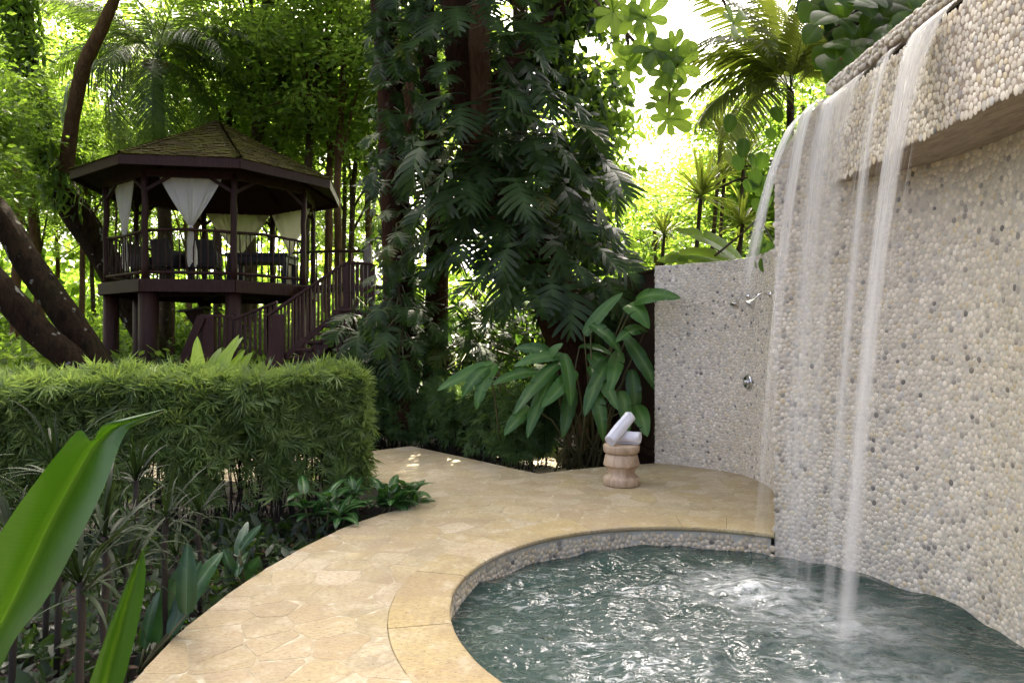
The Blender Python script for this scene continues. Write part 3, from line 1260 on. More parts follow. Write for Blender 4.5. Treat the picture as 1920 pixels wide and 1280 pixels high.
w1 = thing('waterfall', 'strong narrow waterfall pouring from the near end of the pebble ledge', 'waterfall', (2.5, 4.1, 3.5), 'falls from the pebble ledge')
fall_sheet(w1, 3.72, 4.22, 4.08, .42, .62, .95, .10)
fall_sheet(w1, 3.95, 4.20, 4.08, .50, .58, 1.1, .06)
strands(w1, 3.75, 4.22, 4.08, .5, .62, 24)
w2 = thing('waterfall', 'thin single thread of water falling beside the strong waterfall', 'waterfall', (2.5, 4.55, 3.5), 'falls from the pebble ledge')
fall_sheet(w2, 4.36, 4.62, 4.42, .35, .50, .5, .03)
fall_sheet(w2, 4.42, 4.47, 4.36, .8, .52, 1.0, .03, nu=6)
strands(w2, 4.36, 4.62, 4.42, .5, .52, 14)
w3 = thing('waterfall', 'wide misty veil of water falling at the far end of the pebble ledge', 'waterfall', (2.4, 5.4, 3.5), 'falls from the pebble ledge')
fall_sheet(w3, 4.75, 5.46, 5.30, .92, .42, .75, .06, nu=30)
fall_sheet(w3, 5.10, 5.50, 5.35, .9, .40, .9, .06, nu=22)
strands(w3, 4.8, 5.5, 5.3, .8, .42, 26)
w4 = thing('waterfall', 'small arc of water curling off the left corner of the tall wall', 'waterfall', (2.35, 5.6, 3.5), 'falls from the pebble ledge')
fall_sheet(w4, 5.46, 5.72, 5.62, .6, .95, 2.2, .0, nu=14, zend=1.9, x0=2.44, z0=3.47)
fall_sheet(w4, 5.30, 5.62, 5.5, .7, .5, 1.3, .03, nu=14, x0=2.42, z0=3.49)
strands(w4, 5.40, 5.72, 5.6, .6, .60, 80, smax=.55, x0=2.44, z0=3.47)

# ------------------------------------------------------------------ shower fittings
def shower_head(px, py, Y, label, turn):
    i = int(np.argmin(np.abs(SPATH[:, 0] / SPATH[:, 1] - (px - 960) / FPX) + (SPATH[:, 1] < 7.0) * 9))
    q = Vector((SPATH[i, 0], SPATH[i, 1], EYE - (py - 640) / FPX * SPATH[i, 1]))
    nv = Vector((SNOR[i, 0], SNOR[i, 1], 0))
    t = thing('wall_shower', label, 'shower', q, 'showers on the lower pebble wall')
    b = MB()
    M = Vector((0, 0, 1)).rotation_difference(nv).to_matrix()
    b.lathe([(.034, .0), (.034, .014), (.024, .022), (.012, .03)], n=20, M=M)
    b.obj('wall_flange', CHROME, t, True)
    side = Vector((-nv.y, nv.x, 0)) * turn
    b = MB()
    e = nv * .17 + Vector((0, 0, -.045)) + side * .05
    b.tube([nv * .02, nv * .09 + Vector((0, 0, .012)) + side * .015, nv * .14 + Vector((0, 0, -.01)) + side * .03, e], .0105, 10)
    b.obj('pipe', CHROME, t, True)
    ax = (nv * .62 + Vector((0, 0, -.75)) + side * .25).normalized()
    M = Vector((0, 0, 1)).rotation_difference(ax).to_matrix()
    b = MB()
    b.lathe([(.013, -.012), (.018, .012), (.022, .03), (.050, .078), (.056, .088), (.056, .098), (.050, .102)], e, 24, M)
    b.obj('rose', CHROME, t, True)


shower_head(1403, 556, 8, 'chrome shower head high on the lower pebble wall, left one', 1.0)
shower_head(1446, 552, 7.5, 'chrome shower head partly hidden behind the waterfall edge', .6)
i = int(np.argmin(np.abs(SPATH[:, 0] / SPATH[:, 1] - (1402 - 960) / FPX) + (SPATH[:, 1] < 7.5) * 9))
q = Vector((SPATH[i, 0], SPATH[i, 1], EYE - (716 - 640) / FPX * SPATH[i, 1]))
nv = Vector((SNOR[i, 0], SNOR[i, 1], 0))
t = thing('shower_valve', 'round chrome shower valve plate with lever on the lower pebble wall', 'valve', q)
M = Vector((0, 0, 1)).rotation_difference(nv).to_matrix()
b = MB()
b.lathe([(.088, .006), (.090, .016), (.084, .026), (.070, .030), (.060, .026), (.030, .024)], n=32, M=M)
b.obj('escutcheon', CHROME, t, True)
b = MB()
b.lathe([(.026, .02), (.026, .055), (.018, .062)], n=20, M=M)
b.obj('hub', CHROME, t, True)
sv = Vector((-nv.y, nv.x, 0))
b = MB()
b.tube([nv * .05, nv * .058 + sv * .05, nv * .07 + sv * .10], [.009, .008, .011], 10)
b.obj('lever', CHROME, t, True)

# ------------------------------------------------------------------ stool with towels
def m_stoolwood():
    m, nt, p = new_mat('turned pale timber')
    w = noise(nt, 3.0, 5, .6, objco(nt, (9, 9, 1.6)), .6)
    col = ramp(nt, w, [(.3, (.36, .25, .15)), (.5, (.48, .36, .24)), (.7, (.54, .43, .31))])
    col = mixc(nt, ramp(nt, noise(nt, 3.5, 3, .5, objco(nt, (1.4, 1.4, .6))), [(.55, (0, 0, 0)), (.68, (.65, .65, .65))]), col, (.17, .085, .04))
    nt.links.new(col, p.inputs['Base Color'])
    p.inputs['Roughness'].default_value = .55
    bump(nt, p, w, .06, .003)
    return m


SX, SY = 1.215, 7.58
t = thing('stool', 'turned wooden drum stool with grooved waist standing on the stone deck', 'stool', (SX, SY, .004))
SW = m_stoolwood()
b = MB()
b.lathe([(.150, .345), (.172, .352), (.190, .362), (.199, .385), (.202, .425), (.199, .440), (.190, .448)], n=48)
b.obj('seat', SW, t, True)
b = MB()
b.lathe([(.160, .195), (.182, .205), (.199, .220), (.200, .232), (.178, .330), (.166, .348)], n=48)
b.obj('body', SW, t, True)
b = MB()
b.lathe([(.195, .0), (.203, .012), (.202, .07), (.192, .094), (.168, .106), (.158, .115), (.152, .15), (.162, .190), (.166, .199)], n=48)
b.obj('base', SW, t, True)

TOWEL = None
def m_towel():
    m, nt, p = new_mat('white terry cloth')
    p.inputs['Base Color'].default_value = (.78, .78, .82, 1)
    p.inputs['Roughness'].default_value = .95
    p.inputs['Sheen Weight'].default_value = .3
    bump(nt, p, noise(nt, 230, 3, .6, objco(nt)), .55, .006)
    return m
TOWEL = m_towel()


def towel(c, ax, label, L=.34, r_out=.078, phase=0.0):
    ax = Vector(ax).normalized()
    t = thing('rolled_towel', label, 'towel', c, 'white towels on the stool')
    x = ax.cross(Vector((0, 0, 1))).normalized()
    y = x.cross(ax)
    turns, n, m = 4.0, 110, 9
    pitch = (r_out - .012) / turns
    V, F = [], []
    for side in (0, 1):
        for j in range(m):
            l = -L / 2 + L * j / (m - 1)
            rim = .004 * (1 - min(1, min(j, m - 1 - j) / 1.5))
            for i in range(n):
                u = i / (n - 1)
                a = phase + 2 * math.pi * turns * u
                r0 = .012 + (r_out - .012) * u - (pitch * .80 if side else 0) - rim
                r0 = max(.003, r0)
                bul = .003 * math.sin(i * .9 + j * 1.3) * (u > .7)
                ll = l + (.010 * math.sin(a * .7 + 1) * (1 if j in (0, m - 1) else 0)) * u
                p = x * math.cos(a) * (r0 + bul) + y * math.sin(a) * (r0 + bul) * .96 + ax * ll
                V.append(tuple(p))
    o = n * m
    for j in range(m - 1):
        for i in range(n - 1):
            q = (j * n + i, j * n + i + 1, (j + 1) * n + i + 1, (j + 1) * n + i)
            F.append(q)
            F.append(tuple(o + k for k in q[::-1]))
    for j in (0, m - 1):
        for i in range(n - 1):
            q = (j * n + i, j * n + i + 1, o + j * n + i + 1, o + j * n + i)
            F.append(q if j else q[::-1])
    for i in (0, n - 1):
        for j in range(m - 1):
            F.append((j * n + i, (j + 1) * n + i, o + (j + 1) * n + i, o + j * n + i))
    mobj('cloth_roll', V, [np.array(F)], TOWEL, t, True)


towel((SX + .045, SY + .0, .453 + .078), (.86, -.5, 0), 'white rolled towel lying flat on the stool', phase=-1.2)
towel((SX - .025, SY - .05, .453 + .078 + .105), (.62, .42, .62), 'white rolled towel leaning up across the other towel', .40, phase=1.0)

# ------------------------------------------------------------------ gazebo
GX, GY = -7.08, 16.4
GR = 2.30
FLOOR = 2.89
ANG = [-148.5 + 45 * k for k in range(8)]      # A B C D E F G H


def gp(k, r, z=0.0):
    a = R(ANG[k % 8])
    return Vector((r * math.cos(a), r * math.sin(a), z))


gaz = thing('gazebo', 'raised dark timber octagonal gazebo with mossy shingle roof, railings and stairs', 'gazebo', (GX, GY, -.15))
Z0 = .15                      # part heights are given above the pool deck


def gz(v):
    return Vector((v[0], v[1], v[2] + Z0))


def wob(a, b, n=6, j=.012):
    a, b = Vector(a), Vector(b)
    out = []
    for i in range(n):
        t = i / (n - 1)
        p = a.lerp(b, t)
        if 0 < i < n - 1:
            p += Vector((random.uniform(-j, j), random.uniform(-j, j), random.uniform(-j, j) * .3))
        out.append(p)
    return out


# posts
for k in range(8):
    b = MB()
    r0 = .062 * random.uniform(.9, 1.12)
    b.tube([gz(p) for p in wob(gp(k, GR, FLOOR), gp(k, GR, 5.1), 9, .014)], [r0 * random.uniform(.93, 1.07) for _ in range(9)], 10)
    b.obj('post', WOOD, gaz, True)
    b = MB()
    rr = .165 if k != 1 else .20
    b.tube([gz(gp(k, GR - .10, -.15)), gz(gp(k, GR - .10, 1.3)), gz(gp(k, GR - .10, FLOOR - .22))], [rr * 1.05, rr, rr * .97], 16)
    b.obj('support_post', WOOD, gaz, True)
    # braces under the eave beam
    for s_ in (-1, 1):
        tgt = (gp(k, GR, 0) * .72 + gp(k + s_, GR, 0) * .28)
        b = MB()
        b.beam(gz(gp(k, GR, 4.72)), gz((tgt.x, tgt.y, 5.04)), .05, .07)
        b.obj('brace', WOOD, gaz, bevel=.006)
# floor
b = MB()
b.prism([gz(gp(k, GR + .10)).to_2d() for k in range(8)], FLOOR - .045 + Z0, FLOOR + Z0)
b.obj('floor', WOOD, gaz)
for k in range(8):
    b = MB()
    p, q_ = gp(k, GR + .13, FLOOR - .15), gp(k + 1, GR + .13, FLOOR - .15)
    b.beam(gz(p), gz(q_), .06, .25)
    b.obj('rim_board', WOOD, gaz, bevel=.008)
    b = MB()
    p, q_ = gp(k, GR, 5.09), gp(k + 1, GR, 5.09)
    b.beam(gz(p), gz(q_), .09, .15)
    b.obj('eave_beam', WOOD, gaz, bevel=.006)
for k in range(4):
    b = MB()
    b.beam(gz(gp(k, GR - .05, FLOOR - .13)), gz(gp(k + 4, GR - .05, FLOOR - .13)), .08, .15)
    b.obj('joist', WOOD, gaz)
# railings
for k in range(8):
    if k == 3:
        continue
    A, B_ = gp(k, GR), gp(k + 1, GR)
    rail = bpy.data.objects.new('railing', None)
    COL.objects.link(rail)
    rail.parent = gaz
    sag = random.uniform(.02, .07) * random.choice((-1, 1))
    top = [gz((A.lerp(B_, i / 8).x, A.lerp(B_, i / 8).y, FLOOR + 1.0 + sag * math.sin(math.pi * i / 8) + random.uniform(-.008, .008))) for i in range(9)]
    b = MB()
    b.tube(top, [.032 * random.uniform(.9, 1.1) for _ in top], 8)
    b.obj('handrail', WOOD, rail, True)
    b = MB()
    b.tube([gz(p) for p in wob((A.x, A.y, FLOOR + .14), (B_.x, B_.y, FLOOR + .14), 7, .012)], .034, 8)
    b.obj('bottom_rail', WOOD, rail, True)
    for i in range(1, 13):
        u = i / 13
        c = A.lerp(B_, u)
        zt = FLOOR + 1.0 + sag * math.sin(math.pi * u)
        j = .03
        b = MB()
        b.tube([gz(p) for p in wob((c.x + random.uniform(-j, j), c.y, FLOOR + .12), (c.x + random.uniform(-j, j), c.y, zt), 6, .012)], [.0135 * random.uniform(.8, 1.25) for _ in range(6)], 6)
        b.obj('baluster', WOOD, rail, True)

# roof
ER, EZ, AZ = 2.98, 5.30, 6.86


def m_shingle():
    m, nt, p = new_mat('mossy cedar shingle')
    rn = nd(nt, 'ShaderNodeAttribute', attribute_name='rnd').outputs['Fac']
    col = ramp(nt, rn, [(0, (.009, .0036, .0009)), (.6, (.024, .010, .0027)), (1, (.040, .018, .005))])
    mo = ramp(nt, noise(nt, 1.6, 6, .7, geoco(nt)), [(.36, (.1, .1, .1)), (.56, (.9, .9, .9))])
    col = mixc(nt, mo, col, (.048, .044, .001))
    p.inputs['Specular IOR Level'].default_value = .15
    nt.links.new(col, p.inputs['Base Color'])
    p.inputs['Roughness'].default_value = .9
    bump(nt, p, noise(nt, 18, 5, .7, geoco(nt)), .6, .02)
    return m
SHIN = m_shingle()
roof = bpy.data.objects.new('roof', None)
COL.objects.link(roof)
roof.parent = gaz
for k in range(8):
    A, B_ = gp(k, ER, EZ), gp(k + 1, ER, EZ)
    T = Vector((0, 0, AZ))
    # a slightly bell-cast slope
    mid_a, mid_b = A.lerp(T, .5) - Vector((0, 0, .03)), B_.lerp(T, .5) - Vector((0, 0, .03))
    V = [gz(p) for p in (A, B_, mid_b, mid_a, T)]
    Vb = [p - Vector((0, 0, .05)) for p in V]
    mobj('roof_deck', V + Vb, [(0, 1, 2, 3), (3, 2, 4), (6, 5, 8, 7), (7, 8, 9), (0, 5, 6, 1)], WOOD, roof, smooth=False)
    # shingles
    rows = 22
    sv, sf, sr = [], [], []
    nrm = (B_ - A).cross(T - A).normalized()
    for r_ in range(rows):
        f0, f1 = r_ / rows, min(1.0, (r_ + 1.35) / rows)
        a0, b0 = A.lerp(T, f0), B_.lerp(T, f0)
        a1, b1 = A.lerp(T, f1), B_.lerp(T, f1)
        L = (b0 - a0).length
        n = max(1, int(L / .115))
        cuts = np.sort(np.concatenate([[0, 1], (np.arange(1, n) + rng.uniform(-.3, .3, n - 1)) / n]))
        for u0, u1 in zip(cuts[:-1], cuts[1:]):
            g = .003 / max(L, .1)
            lift = rng.uniform(.016, .034)
            dn = Vector((0, 0, 0)) + (a0 - a1).normalized() * rng.uniform(0, .02)
            P = [a0.lerp(b0, u0 + g) + dn, a0.lerp(b0, u1 - g) + dn, a1.lerp(b1, u1 - g), a1.lerp(b1, u0 + g)]
            sagz = Vector((0, 0, -.03 * math.sin(math.pi * (f0))))
            Pt = [gz(P[0] + nrm * lift + sagz), gz(P[1] + nrm * lift + sagz), gz(P[2] + nrm * .006 + sagz), gz(P[3] + nrm * .006 + sagz)]
            Pb = [gz(P[0] + nrm * .002 + sagz), gz(P[1] + nrm * .002 + sagz)]
            o = len(sv)
            sv += [tuple(x) for x in Pt + Pb]
            sf += [(o, o + 1, o + 2, o + 3), (o + 4, o + 5, o + 1, o), (o + 4, o, o + 3, o + 3), (o + 5, o + 2, o + 1, o + 1)][:2]
            sr += [rng.random()] * 6
    mobj('shingles', sv, [np.array(sf)], SHIN, roof, False, {'rnd': sr}, 'stuff')
    # hip shingles
    hv, hf, hr = [], [], []
    sd_ = (B_ - A).normalized()
    tang = Vector((-A.y, A.x, 0)).normalized()
    for i in range(26):
        p0, p1 = A.lerp(T, i / 26), A.lerp(T, min(1, (i + 1.3) / 26))
        sg = Vector((0, 0, -.03 * math.sin(math.pi * i / 26)))
        o = len(hv)
        lf = Vector((0, 0, .055))
        for p, w_, l_ in ((p0, .085, .065), (p1, .085, .035)):
            hv += [tuple(gz(p + sg + tang * w_ + Vector((0, 0, l_ - .035)))), tuple(gz(p + sg + Vector((0, 0, l_)))), tuple(gz(p + sg - tang * w_ + Vector((0, 0, l_ - .035))))]
        hf += [(o, o + 1, o + 4, o + 3), (o + 1, o + 2, o + 5, o + 4)]
        hr += [rng.random()] * 6
    mobj('hip_shingles', hv, [np.array(hf)], SHIN, roof, False, {'rnd': hr}, 'stuff')
    b = MB()
    b.beam(gz(gp(k, ER - .02, EZ - .10)), gz(gp(k + 1, ER - .02, EZ - .10)), .035, .19)
    b.obj('fascia_board', WOOD, roof, bevel=.005)
    # rafters and soffit boards seen from below
    b = MB()
    b.beam(gz(gp(k, ER - .05, EZ - .12)), gz(Vector((0, 0, AZ - .16))), .06, .12)
    b.obj('rafter', WOOD, roof)
    b = MB()
    V = [gz(gp(k, ER - .04, EZ - .07)), gz(gp(k + 1, ER - .04, EZ - .07)), gz((0, 0, AZ - .12))]
    mobj('ceiling_boards', V + [p - Vector((0, 0, .02)) for p in V], [(0, 1, 2), (5, 4, 3), (0, 3, 4, 1)], WOOD, roof, smooth=False)


# staircase
def LZ(px, py, Y):
    p = W(px, py, Y)
    return Vector((p.x - GX, p.y - GY, p.z + .15))


st = bpy.data.objects.new('staircase', None)
COL.objects.link(st)
st.parent = gaz
YN = 12.7
# near rail: foot of the rail to the landing
rb, rt = LZ(507, 588, YN), LZ(650, 492, YN + .15)
b = MB(); b.beam(rb - (rt - rb).normalized() * .06, rt, .09, .05); b.obj('handrail', WOODRED, st, bevel=.006)
bb, bt = LZ(530, 672, YN + .02), LZ(646, 577, YN + .15)
b = MB(); b.beam(bb, bt, .05, .10); b.obj('bottom_rail', WOODRED, st, bevel=.006)
for i in range(20):
    u = (i + .9) / 20.6
    p = rb.lerp(rt, u)
    v = (p.x - bb.x) / (bt.x - bb.x)
    q_ = bb.lerp(bt, v)
    if q_.z < .1:
        continue
    b = MB(); b.beam((q_.x, p.y, max(q_.z, .05)), (p.x, p.y, p.z), .035, .03, (0, 1, 0)); b.obj('baluster', WOODRED, st)
b = MB(); b.beam(LZ(497, 740, YN - .05), LZ(521, 592, YN - .02), .05, .16, (1, 0, 0)); b.obj('newel_board', WOODRED, st, bevel=.006)
b = MB(); b.box(LZ(524, 670, YN) , (.22, .14, 1.6)); b.obj('newel_post', WOODRED, st, bevel=.008)
# landing rail
lt0, lt1 = LZ(650, 492, YN + .15), LZ(698, 496, YN + .25)
b = MB(); b.beam(lt0, lt1, .09, .05); b.obj('handrail', WOODRED, st, bevel=.006)
for i in range(6):
    p = lt0.lerp(lt1, (i + .5) / 6)
    b = MB(); b.beam((p.x, p.y, p.z - .85), p, .06, .03, (0, 1, 0)); b.obj('baluster', WOODRED, st)
for p, h in ((lt0, 1.7), (lt1, 1.0)):
    b = MB(); b.box((p.x, p.y + .02, p.z - h / 2 + .01), (.10, .10, h)); b.obj('newel_post', WOODRED, st, bevel=.008)
ld = LZ(672, 588, YN + .7)
b = MB(); b.box((ld.x + .05, ld.y, ld.z), (.75, 1.3, .10)); b.obj('landing', WOODRED, st, bevel=.008)
for dx, dy in ((-.28, -.55), (.36, -.55), (.36, .55), (-.28, .55)):
    b = MB(); b.box((ld.x + .05 + dx, ld.y + dy, ld.z / 2), (.12, .12, ld.z)); b.obj('landing_post', WOODRED, st)
# treads and stringers
ns = 9
for i in range(ns):
    u = i / (ns - 1)
    p = LZ(520 + 130 * u, 700 - 118 * u, YN + .1)
    b = MB(); b.box((p.x + .03, p.y + .52, p.z), (.33, 1.25, .05)); b.obj('tread', WOODRED, st, bevel=.008)
for dy in (-.02, 1.05):
    a_, b_ = LZ(520, 724, YN + .1), LZ(652, 604, YN + .1)
    b = MB(); b.beam((a_.x, a_.y + dy, a_.z), (b_.x, b_.y + dy, b_.z), .05, .22); b.obj('stringer', WOODRED, st)
# far rail, low then rising behind the front support
YF = 13.95
for (p0, p1, n) in ((LZ(377, 591, YF), LZ(436, 593, YF), 6), (LZ(437, 599, YF), LZ(520, 566, YF), 9)):
    b = MB(); b.beam(p0, p1, .09, .05); b.obj('handrail', WOODRED, st, bevel=.006)
    for i in range(n):
        p = p0.lerp(p1, (i + .5) / n)
        b = MB(); b.beam((p.x, p.y, p.z - .95), p, .055, .03, (0, 1, 0)); b.obj('baluster', WOODRED, st)
b = MB(); b.beam(LZ(338, 690, YF - .1), LZ(378, 594, YF - .1), .05, .17, (1, 0, 0)); b.obj('newel_board', WOODRED, st, bevel=.006)
b = MB(); b.box(LZ(393, 660, YF), (.24, .14, 1.5)); b.obj('newel_post', WOODRED, st, bevel=.008)
# bridge rail behind, from gazebo to landing
br0, br1 = gz(gp(4, GR - .1, FLOOR + 1.0)), LZ(690, 470, 15.2)
b = MB(); b.tube(wob(br0, br1, 6, .012), .034, 8); b.obj('handrail', WOOD, st, True)
for i in range(5):
    p = br0.lerp(br1, (i + .7) / 5)
    b = MB(); b.tube([(p.x, p.y, p.z - 1.0), (p.x, p.y, p.z)], .02, 6); b.obj('baluster', WOOD, st, True)
b = MB(); b.box((br1.x, br1.y, br1.z - .5), (.16, .16, 1.25)); b.obj('newel_post', m_wood('weathered grey timber', (.16, .14, .11), (.26, .23, .18), .8), st, bevel=.01)
bm_ = (br0 + br1) / 2
b = MB(); b.beam((br0.x - .3, br0.y - .6, FLOOR + Z0 - .06), (br1.x + .1, br1.y - .6, FLOOR + Z0 - .12), 1.1, .07); b.obj('bridge_deck', WOOD, st)

# tilted box under the floor
b = MB()
c = W(366, 588, 16.2)
tb = thing('feeder_box', 'small tilted grey brown box hung under the gazebo floor by a support', 'box', c)
M = Matrix.Rotation(R(-8), 3, 'Y')
b.box((0, 0, .10), (.66, .4, .05), M=M); b.obj('lid', m_wood('grey lid', (.15, .13, .10), (.24, .21, .16), .8), tb)
b = MB()
Vt = [(-.22, -.15, .08), (.26, -.15, .08), (.26, .15, .08), (-.22, .15, .08), (.02, -.10, -.32), (.24, -.10, -.32), (.24, .10, -.32), (.02, .10, -.32)]
b.add(Vt, [(0, 1, 5, 4), (1, 2, 6, 5), (2, 3, 7, 6), (3, 0, 4, 7), (4, 5, 6, 7), (3, 2, 1, 0)]); b.obj('body', WOOD, tb)
b = MB(); b.tube([(0.05, 0, .12), (.05, 0, .78)], .012, 6); b.obj('hanger', WOOD, tb)


# furniture in the gazebo
def wchair(x, y, rz, label):
    t = thing('wicker_chair', label, 'chair', (GX + x, GY + y, FLOOR), 'wicker chairs in the gazebo')
    t.rotation_euler.z = rz
    b = MB(); b.box((0, 0, .40), (.56, .56, .10)); b.obj('seat', WICKER, t, bevel=.03)
    b = MB()
    pts = [(-.30, -.27, .42), (-.30, .27, .42), (-.24, .34, .98), (.24, .34, .98), (.30, .27, .42)]
    b.add([(-.28, .25, .40), (.28, .25, .40), (.25, .38, .95), (-.25, .38, .95), (-.28, .30, .40), (.28, .30, .40), (.25, .43, .95), (-.25, .43, .95)],
          [(0, 1, 2, 3), (7, 6, 5, 4), (0, 4, 5, 1), (3, 2, 6, 7), (0, 3, 7, 4), (1, 5, 6, 2)])
    b.obj('backrest', WICKER, t, bevel=.015)
    for s_ in (-1, 1):
        b = MB(); b.add([(s_ * .26, -.27, .42), (s_ * .31, -.27, .42), (s_ * .31, .30, .42), (s_ * .26, .30, .42), (s_ * .26, -.25, .64), (s_ * .31, -.25, .64), (s_ * .31, .36, .72), (s_ * .26, .36, .72)],
                        [(0, 1, 2, 3), (7, 6, 5, 4), (0, 4, 5, 1), (3, 2, 6, 7), (0, 3, 7, 4), (1, 5, 6, 2)]); b.obj('armrest', WICKER, t, bevel=.01)
        for yy in (-.23, .23):
            b = MB(); b.tube([(s_ * .24, yy, 0), (s_ * .24, yy, .37)], .022, 8); b.obj('leg', WICKER, t, True)


wchair(-1.35, -.55, R(75), 'dark wicker chair behind the left of the front railing')
wchair(-.55, -1.0, R(160), 'dark wicker chair with its back to the front railing beneath the front curtain')
wchair(.15, -.95, R(190), 'dark wicker chair beside the front corner post of the gazebo')
t = thing('dining_table', 'dark rectangular table standing in the right half of the gazebo', 'table', (GX + 1.0, GY + .25, FLOOR))
b = MB(); b.box((0, 0, .77), (1.5, .9, .07)); b.obj('table_top', WICKER, t, bevel=.01)
b = MB(); b.box((0, 0, .66), (1.4, .8, .14)); b.obj('apron', WICKER, t)
for sx in (-.66, .66):
    for sy in (-.36, .36):
        b = MB(); b.box((sx, sy, .30), (.11, .11, .60)); b.obj('leg', WICKER, t, bevel=.008)


# curtains
def m_curtain():
    m, nt, p = new_mat('sheer cream curtain')
    p.inputs['Base Color'].default_value = (.90, .85, .75, 1)
    p.inputs['Roughness'].default_value = .9
    bump(nt, p, noise(nt, 120, 2, .5, objco(nt)), .2, .004)
    tr = nd(nt, 'ShaderNodeBsdfTranslucent', {'Color': (.80, .76, .62, 1)})
    mx = nd(nt, 'ShaderNodeMixShader', {0: .38})
    nt.links.new(p.outputs[0], mx.inputs[1])
    nt.links.new(tr.outputs[0], mx.inputs[2])
    nt.links.new(mx.outputs[0], nt.nodes['Material Output'].inputs[0])
    return m
CURT = m_curtain()


def curtain(k, u0, u1, tie_u, tie_z, bot, label, tail=.10):
    A, B_ = gp(k, GR - .06), gp(k + 1, GR - .06)
    d = (B_ - A).normalized()
    nrm = Vector((d.y, -d.x, 0))
    L = (B_ - A).length
    t = thing('curtain', label, 'curtain', (GX + A.x, GY + A.y, 0), 'gathered cream curtains in the gazebo')
    nu, nv = 72, 60
    ztop = 5.02
    V, F = [], []
    tc = tie_u * L
    for j in range(nv):
        v = j / (nv - 1)
        z = ztop + (bot - ztop) * v
        if z > tie_z:
            q = (ztop - z) / (ztop - tie_z)
            half = ((u1 - u0) * L / 2) * (1 - q ** 1.12) + .035 * q
            cen = ((u0 + u1) / 2 * L) * (1 - q) + tc * q
            amp = .022 + .026 * q
        else:
            q = (tie_z - z) / max(.01, tie_z - bot)
            half = .035 + (tail - .035) * min(1, q * 1.6)
            cen = tc + .02 * q
            amp = .03
        for i in range(nu):
            u = i / (nu - 1) * 2 - 1
            ph = u * 27 + 1.7 * math.sin(u * 5 + k)
            fold = amp * math.sin(ph) * (.6 + .4 * math.sin(u * 9 + k * 2))
            hem = .05 * math.sin(u * 6 + k) * (v > .97)
            p = d * (cen + u * half) + nrm * fold
            V.append((p.x, p.y, z + hem))
    for j in range(nv - 1):
        for i in range(nu - 1):
            F.append((j * nu + i, j * nu + i + 1, (j + 1) * nu + i + 1, (j + 1) * nu + i))
    mobj('cloth', V, [np.array(F)], CURT, t, True)
    b = MB()
    cpt = d * tc
    b.lathe([(.042, tie_z - .03), (.050, tie_z), (.042, tie_z + .03)], (cpt.x, cpt.y, 0), 16)
    b.obj('tie_band', CURT, t, True)


curtain(0, .14, .66, .42, 3.92, 3.15, 'cream curtain gathered at the left end of the gazebo')
curtain(1, .14, .86, .50, 4.0, 3.2, 'wide cream curtain gathered in the front opening of the gazebo', .12)
curtain(5, .02, .98, .48, 3.9, 3.1, 'wide cream curtain hanging in the rear opening of the gazebo', .12)
curtain(4, .02, .98, .50, 3.9, 3.05, 'cream curtain gathered at the right rear of the gazebo', .09)

# ================================================================== vegetation
def leafcloud(n, tpl, centres, radius, size, up=.55, out=None, jitter=.6, flat=.6):
    """leaves spread around clump centres; returns V, F, rnd"""
    c = centres[rng.integers(0, len(centres), n)]
    off = rng.normal(size=(n, 3)) * np.array((1, 1, flat)) * radius
    pos = c + off
    d = unit(off * np.array((1, 1, .4)) + rng.normal(size=(n, 3)) * radius * jitter + np.array((0, 0, -.35 * radius)))
    nor = unit(rng.normal(size=(n, 3)) * (1 - up) + np.array((0, 0, up)))
    return scatter(tpl, pos, d, nor, size * rng.uniform(.6, 1.25, n))


def crown_mesh(name, nclump, rx, rz, nleaf, leaf, mat, w=.24, crad=.42, hollow=.35):
    u = rand_dir(nclump) * (hollow + (1 - hollow) * rng.random((nclump, 1)) ** .5)
    cen = u * np.array((rx, rx, rz))
    V, F, r_ = leafcloud(nleaf, tpl_diamond(w), cen, crad, leaf)
    return mk_mesh(name, V, F, mat, False, {'rnd': r_}), cen


CROWNS = [crown_mesh('crown', 60, 3.0, 2.7, 5600, .21, L_FAR, .24, .34) for _ in range(3)]
CROWNM = [crown_mesh('crown', 60, 2.7, 2.4, 7500, .18, L_MID, .26, .36) for _ in range(2)]
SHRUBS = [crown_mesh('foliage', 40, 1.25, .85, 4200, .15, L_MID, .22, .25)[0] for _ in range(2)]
SHRUBD = [crown_mesh('foliage', 40, 1.1, .8, 4200, .15, L_DARK, .22, .24)[0] for _ in range(2)]


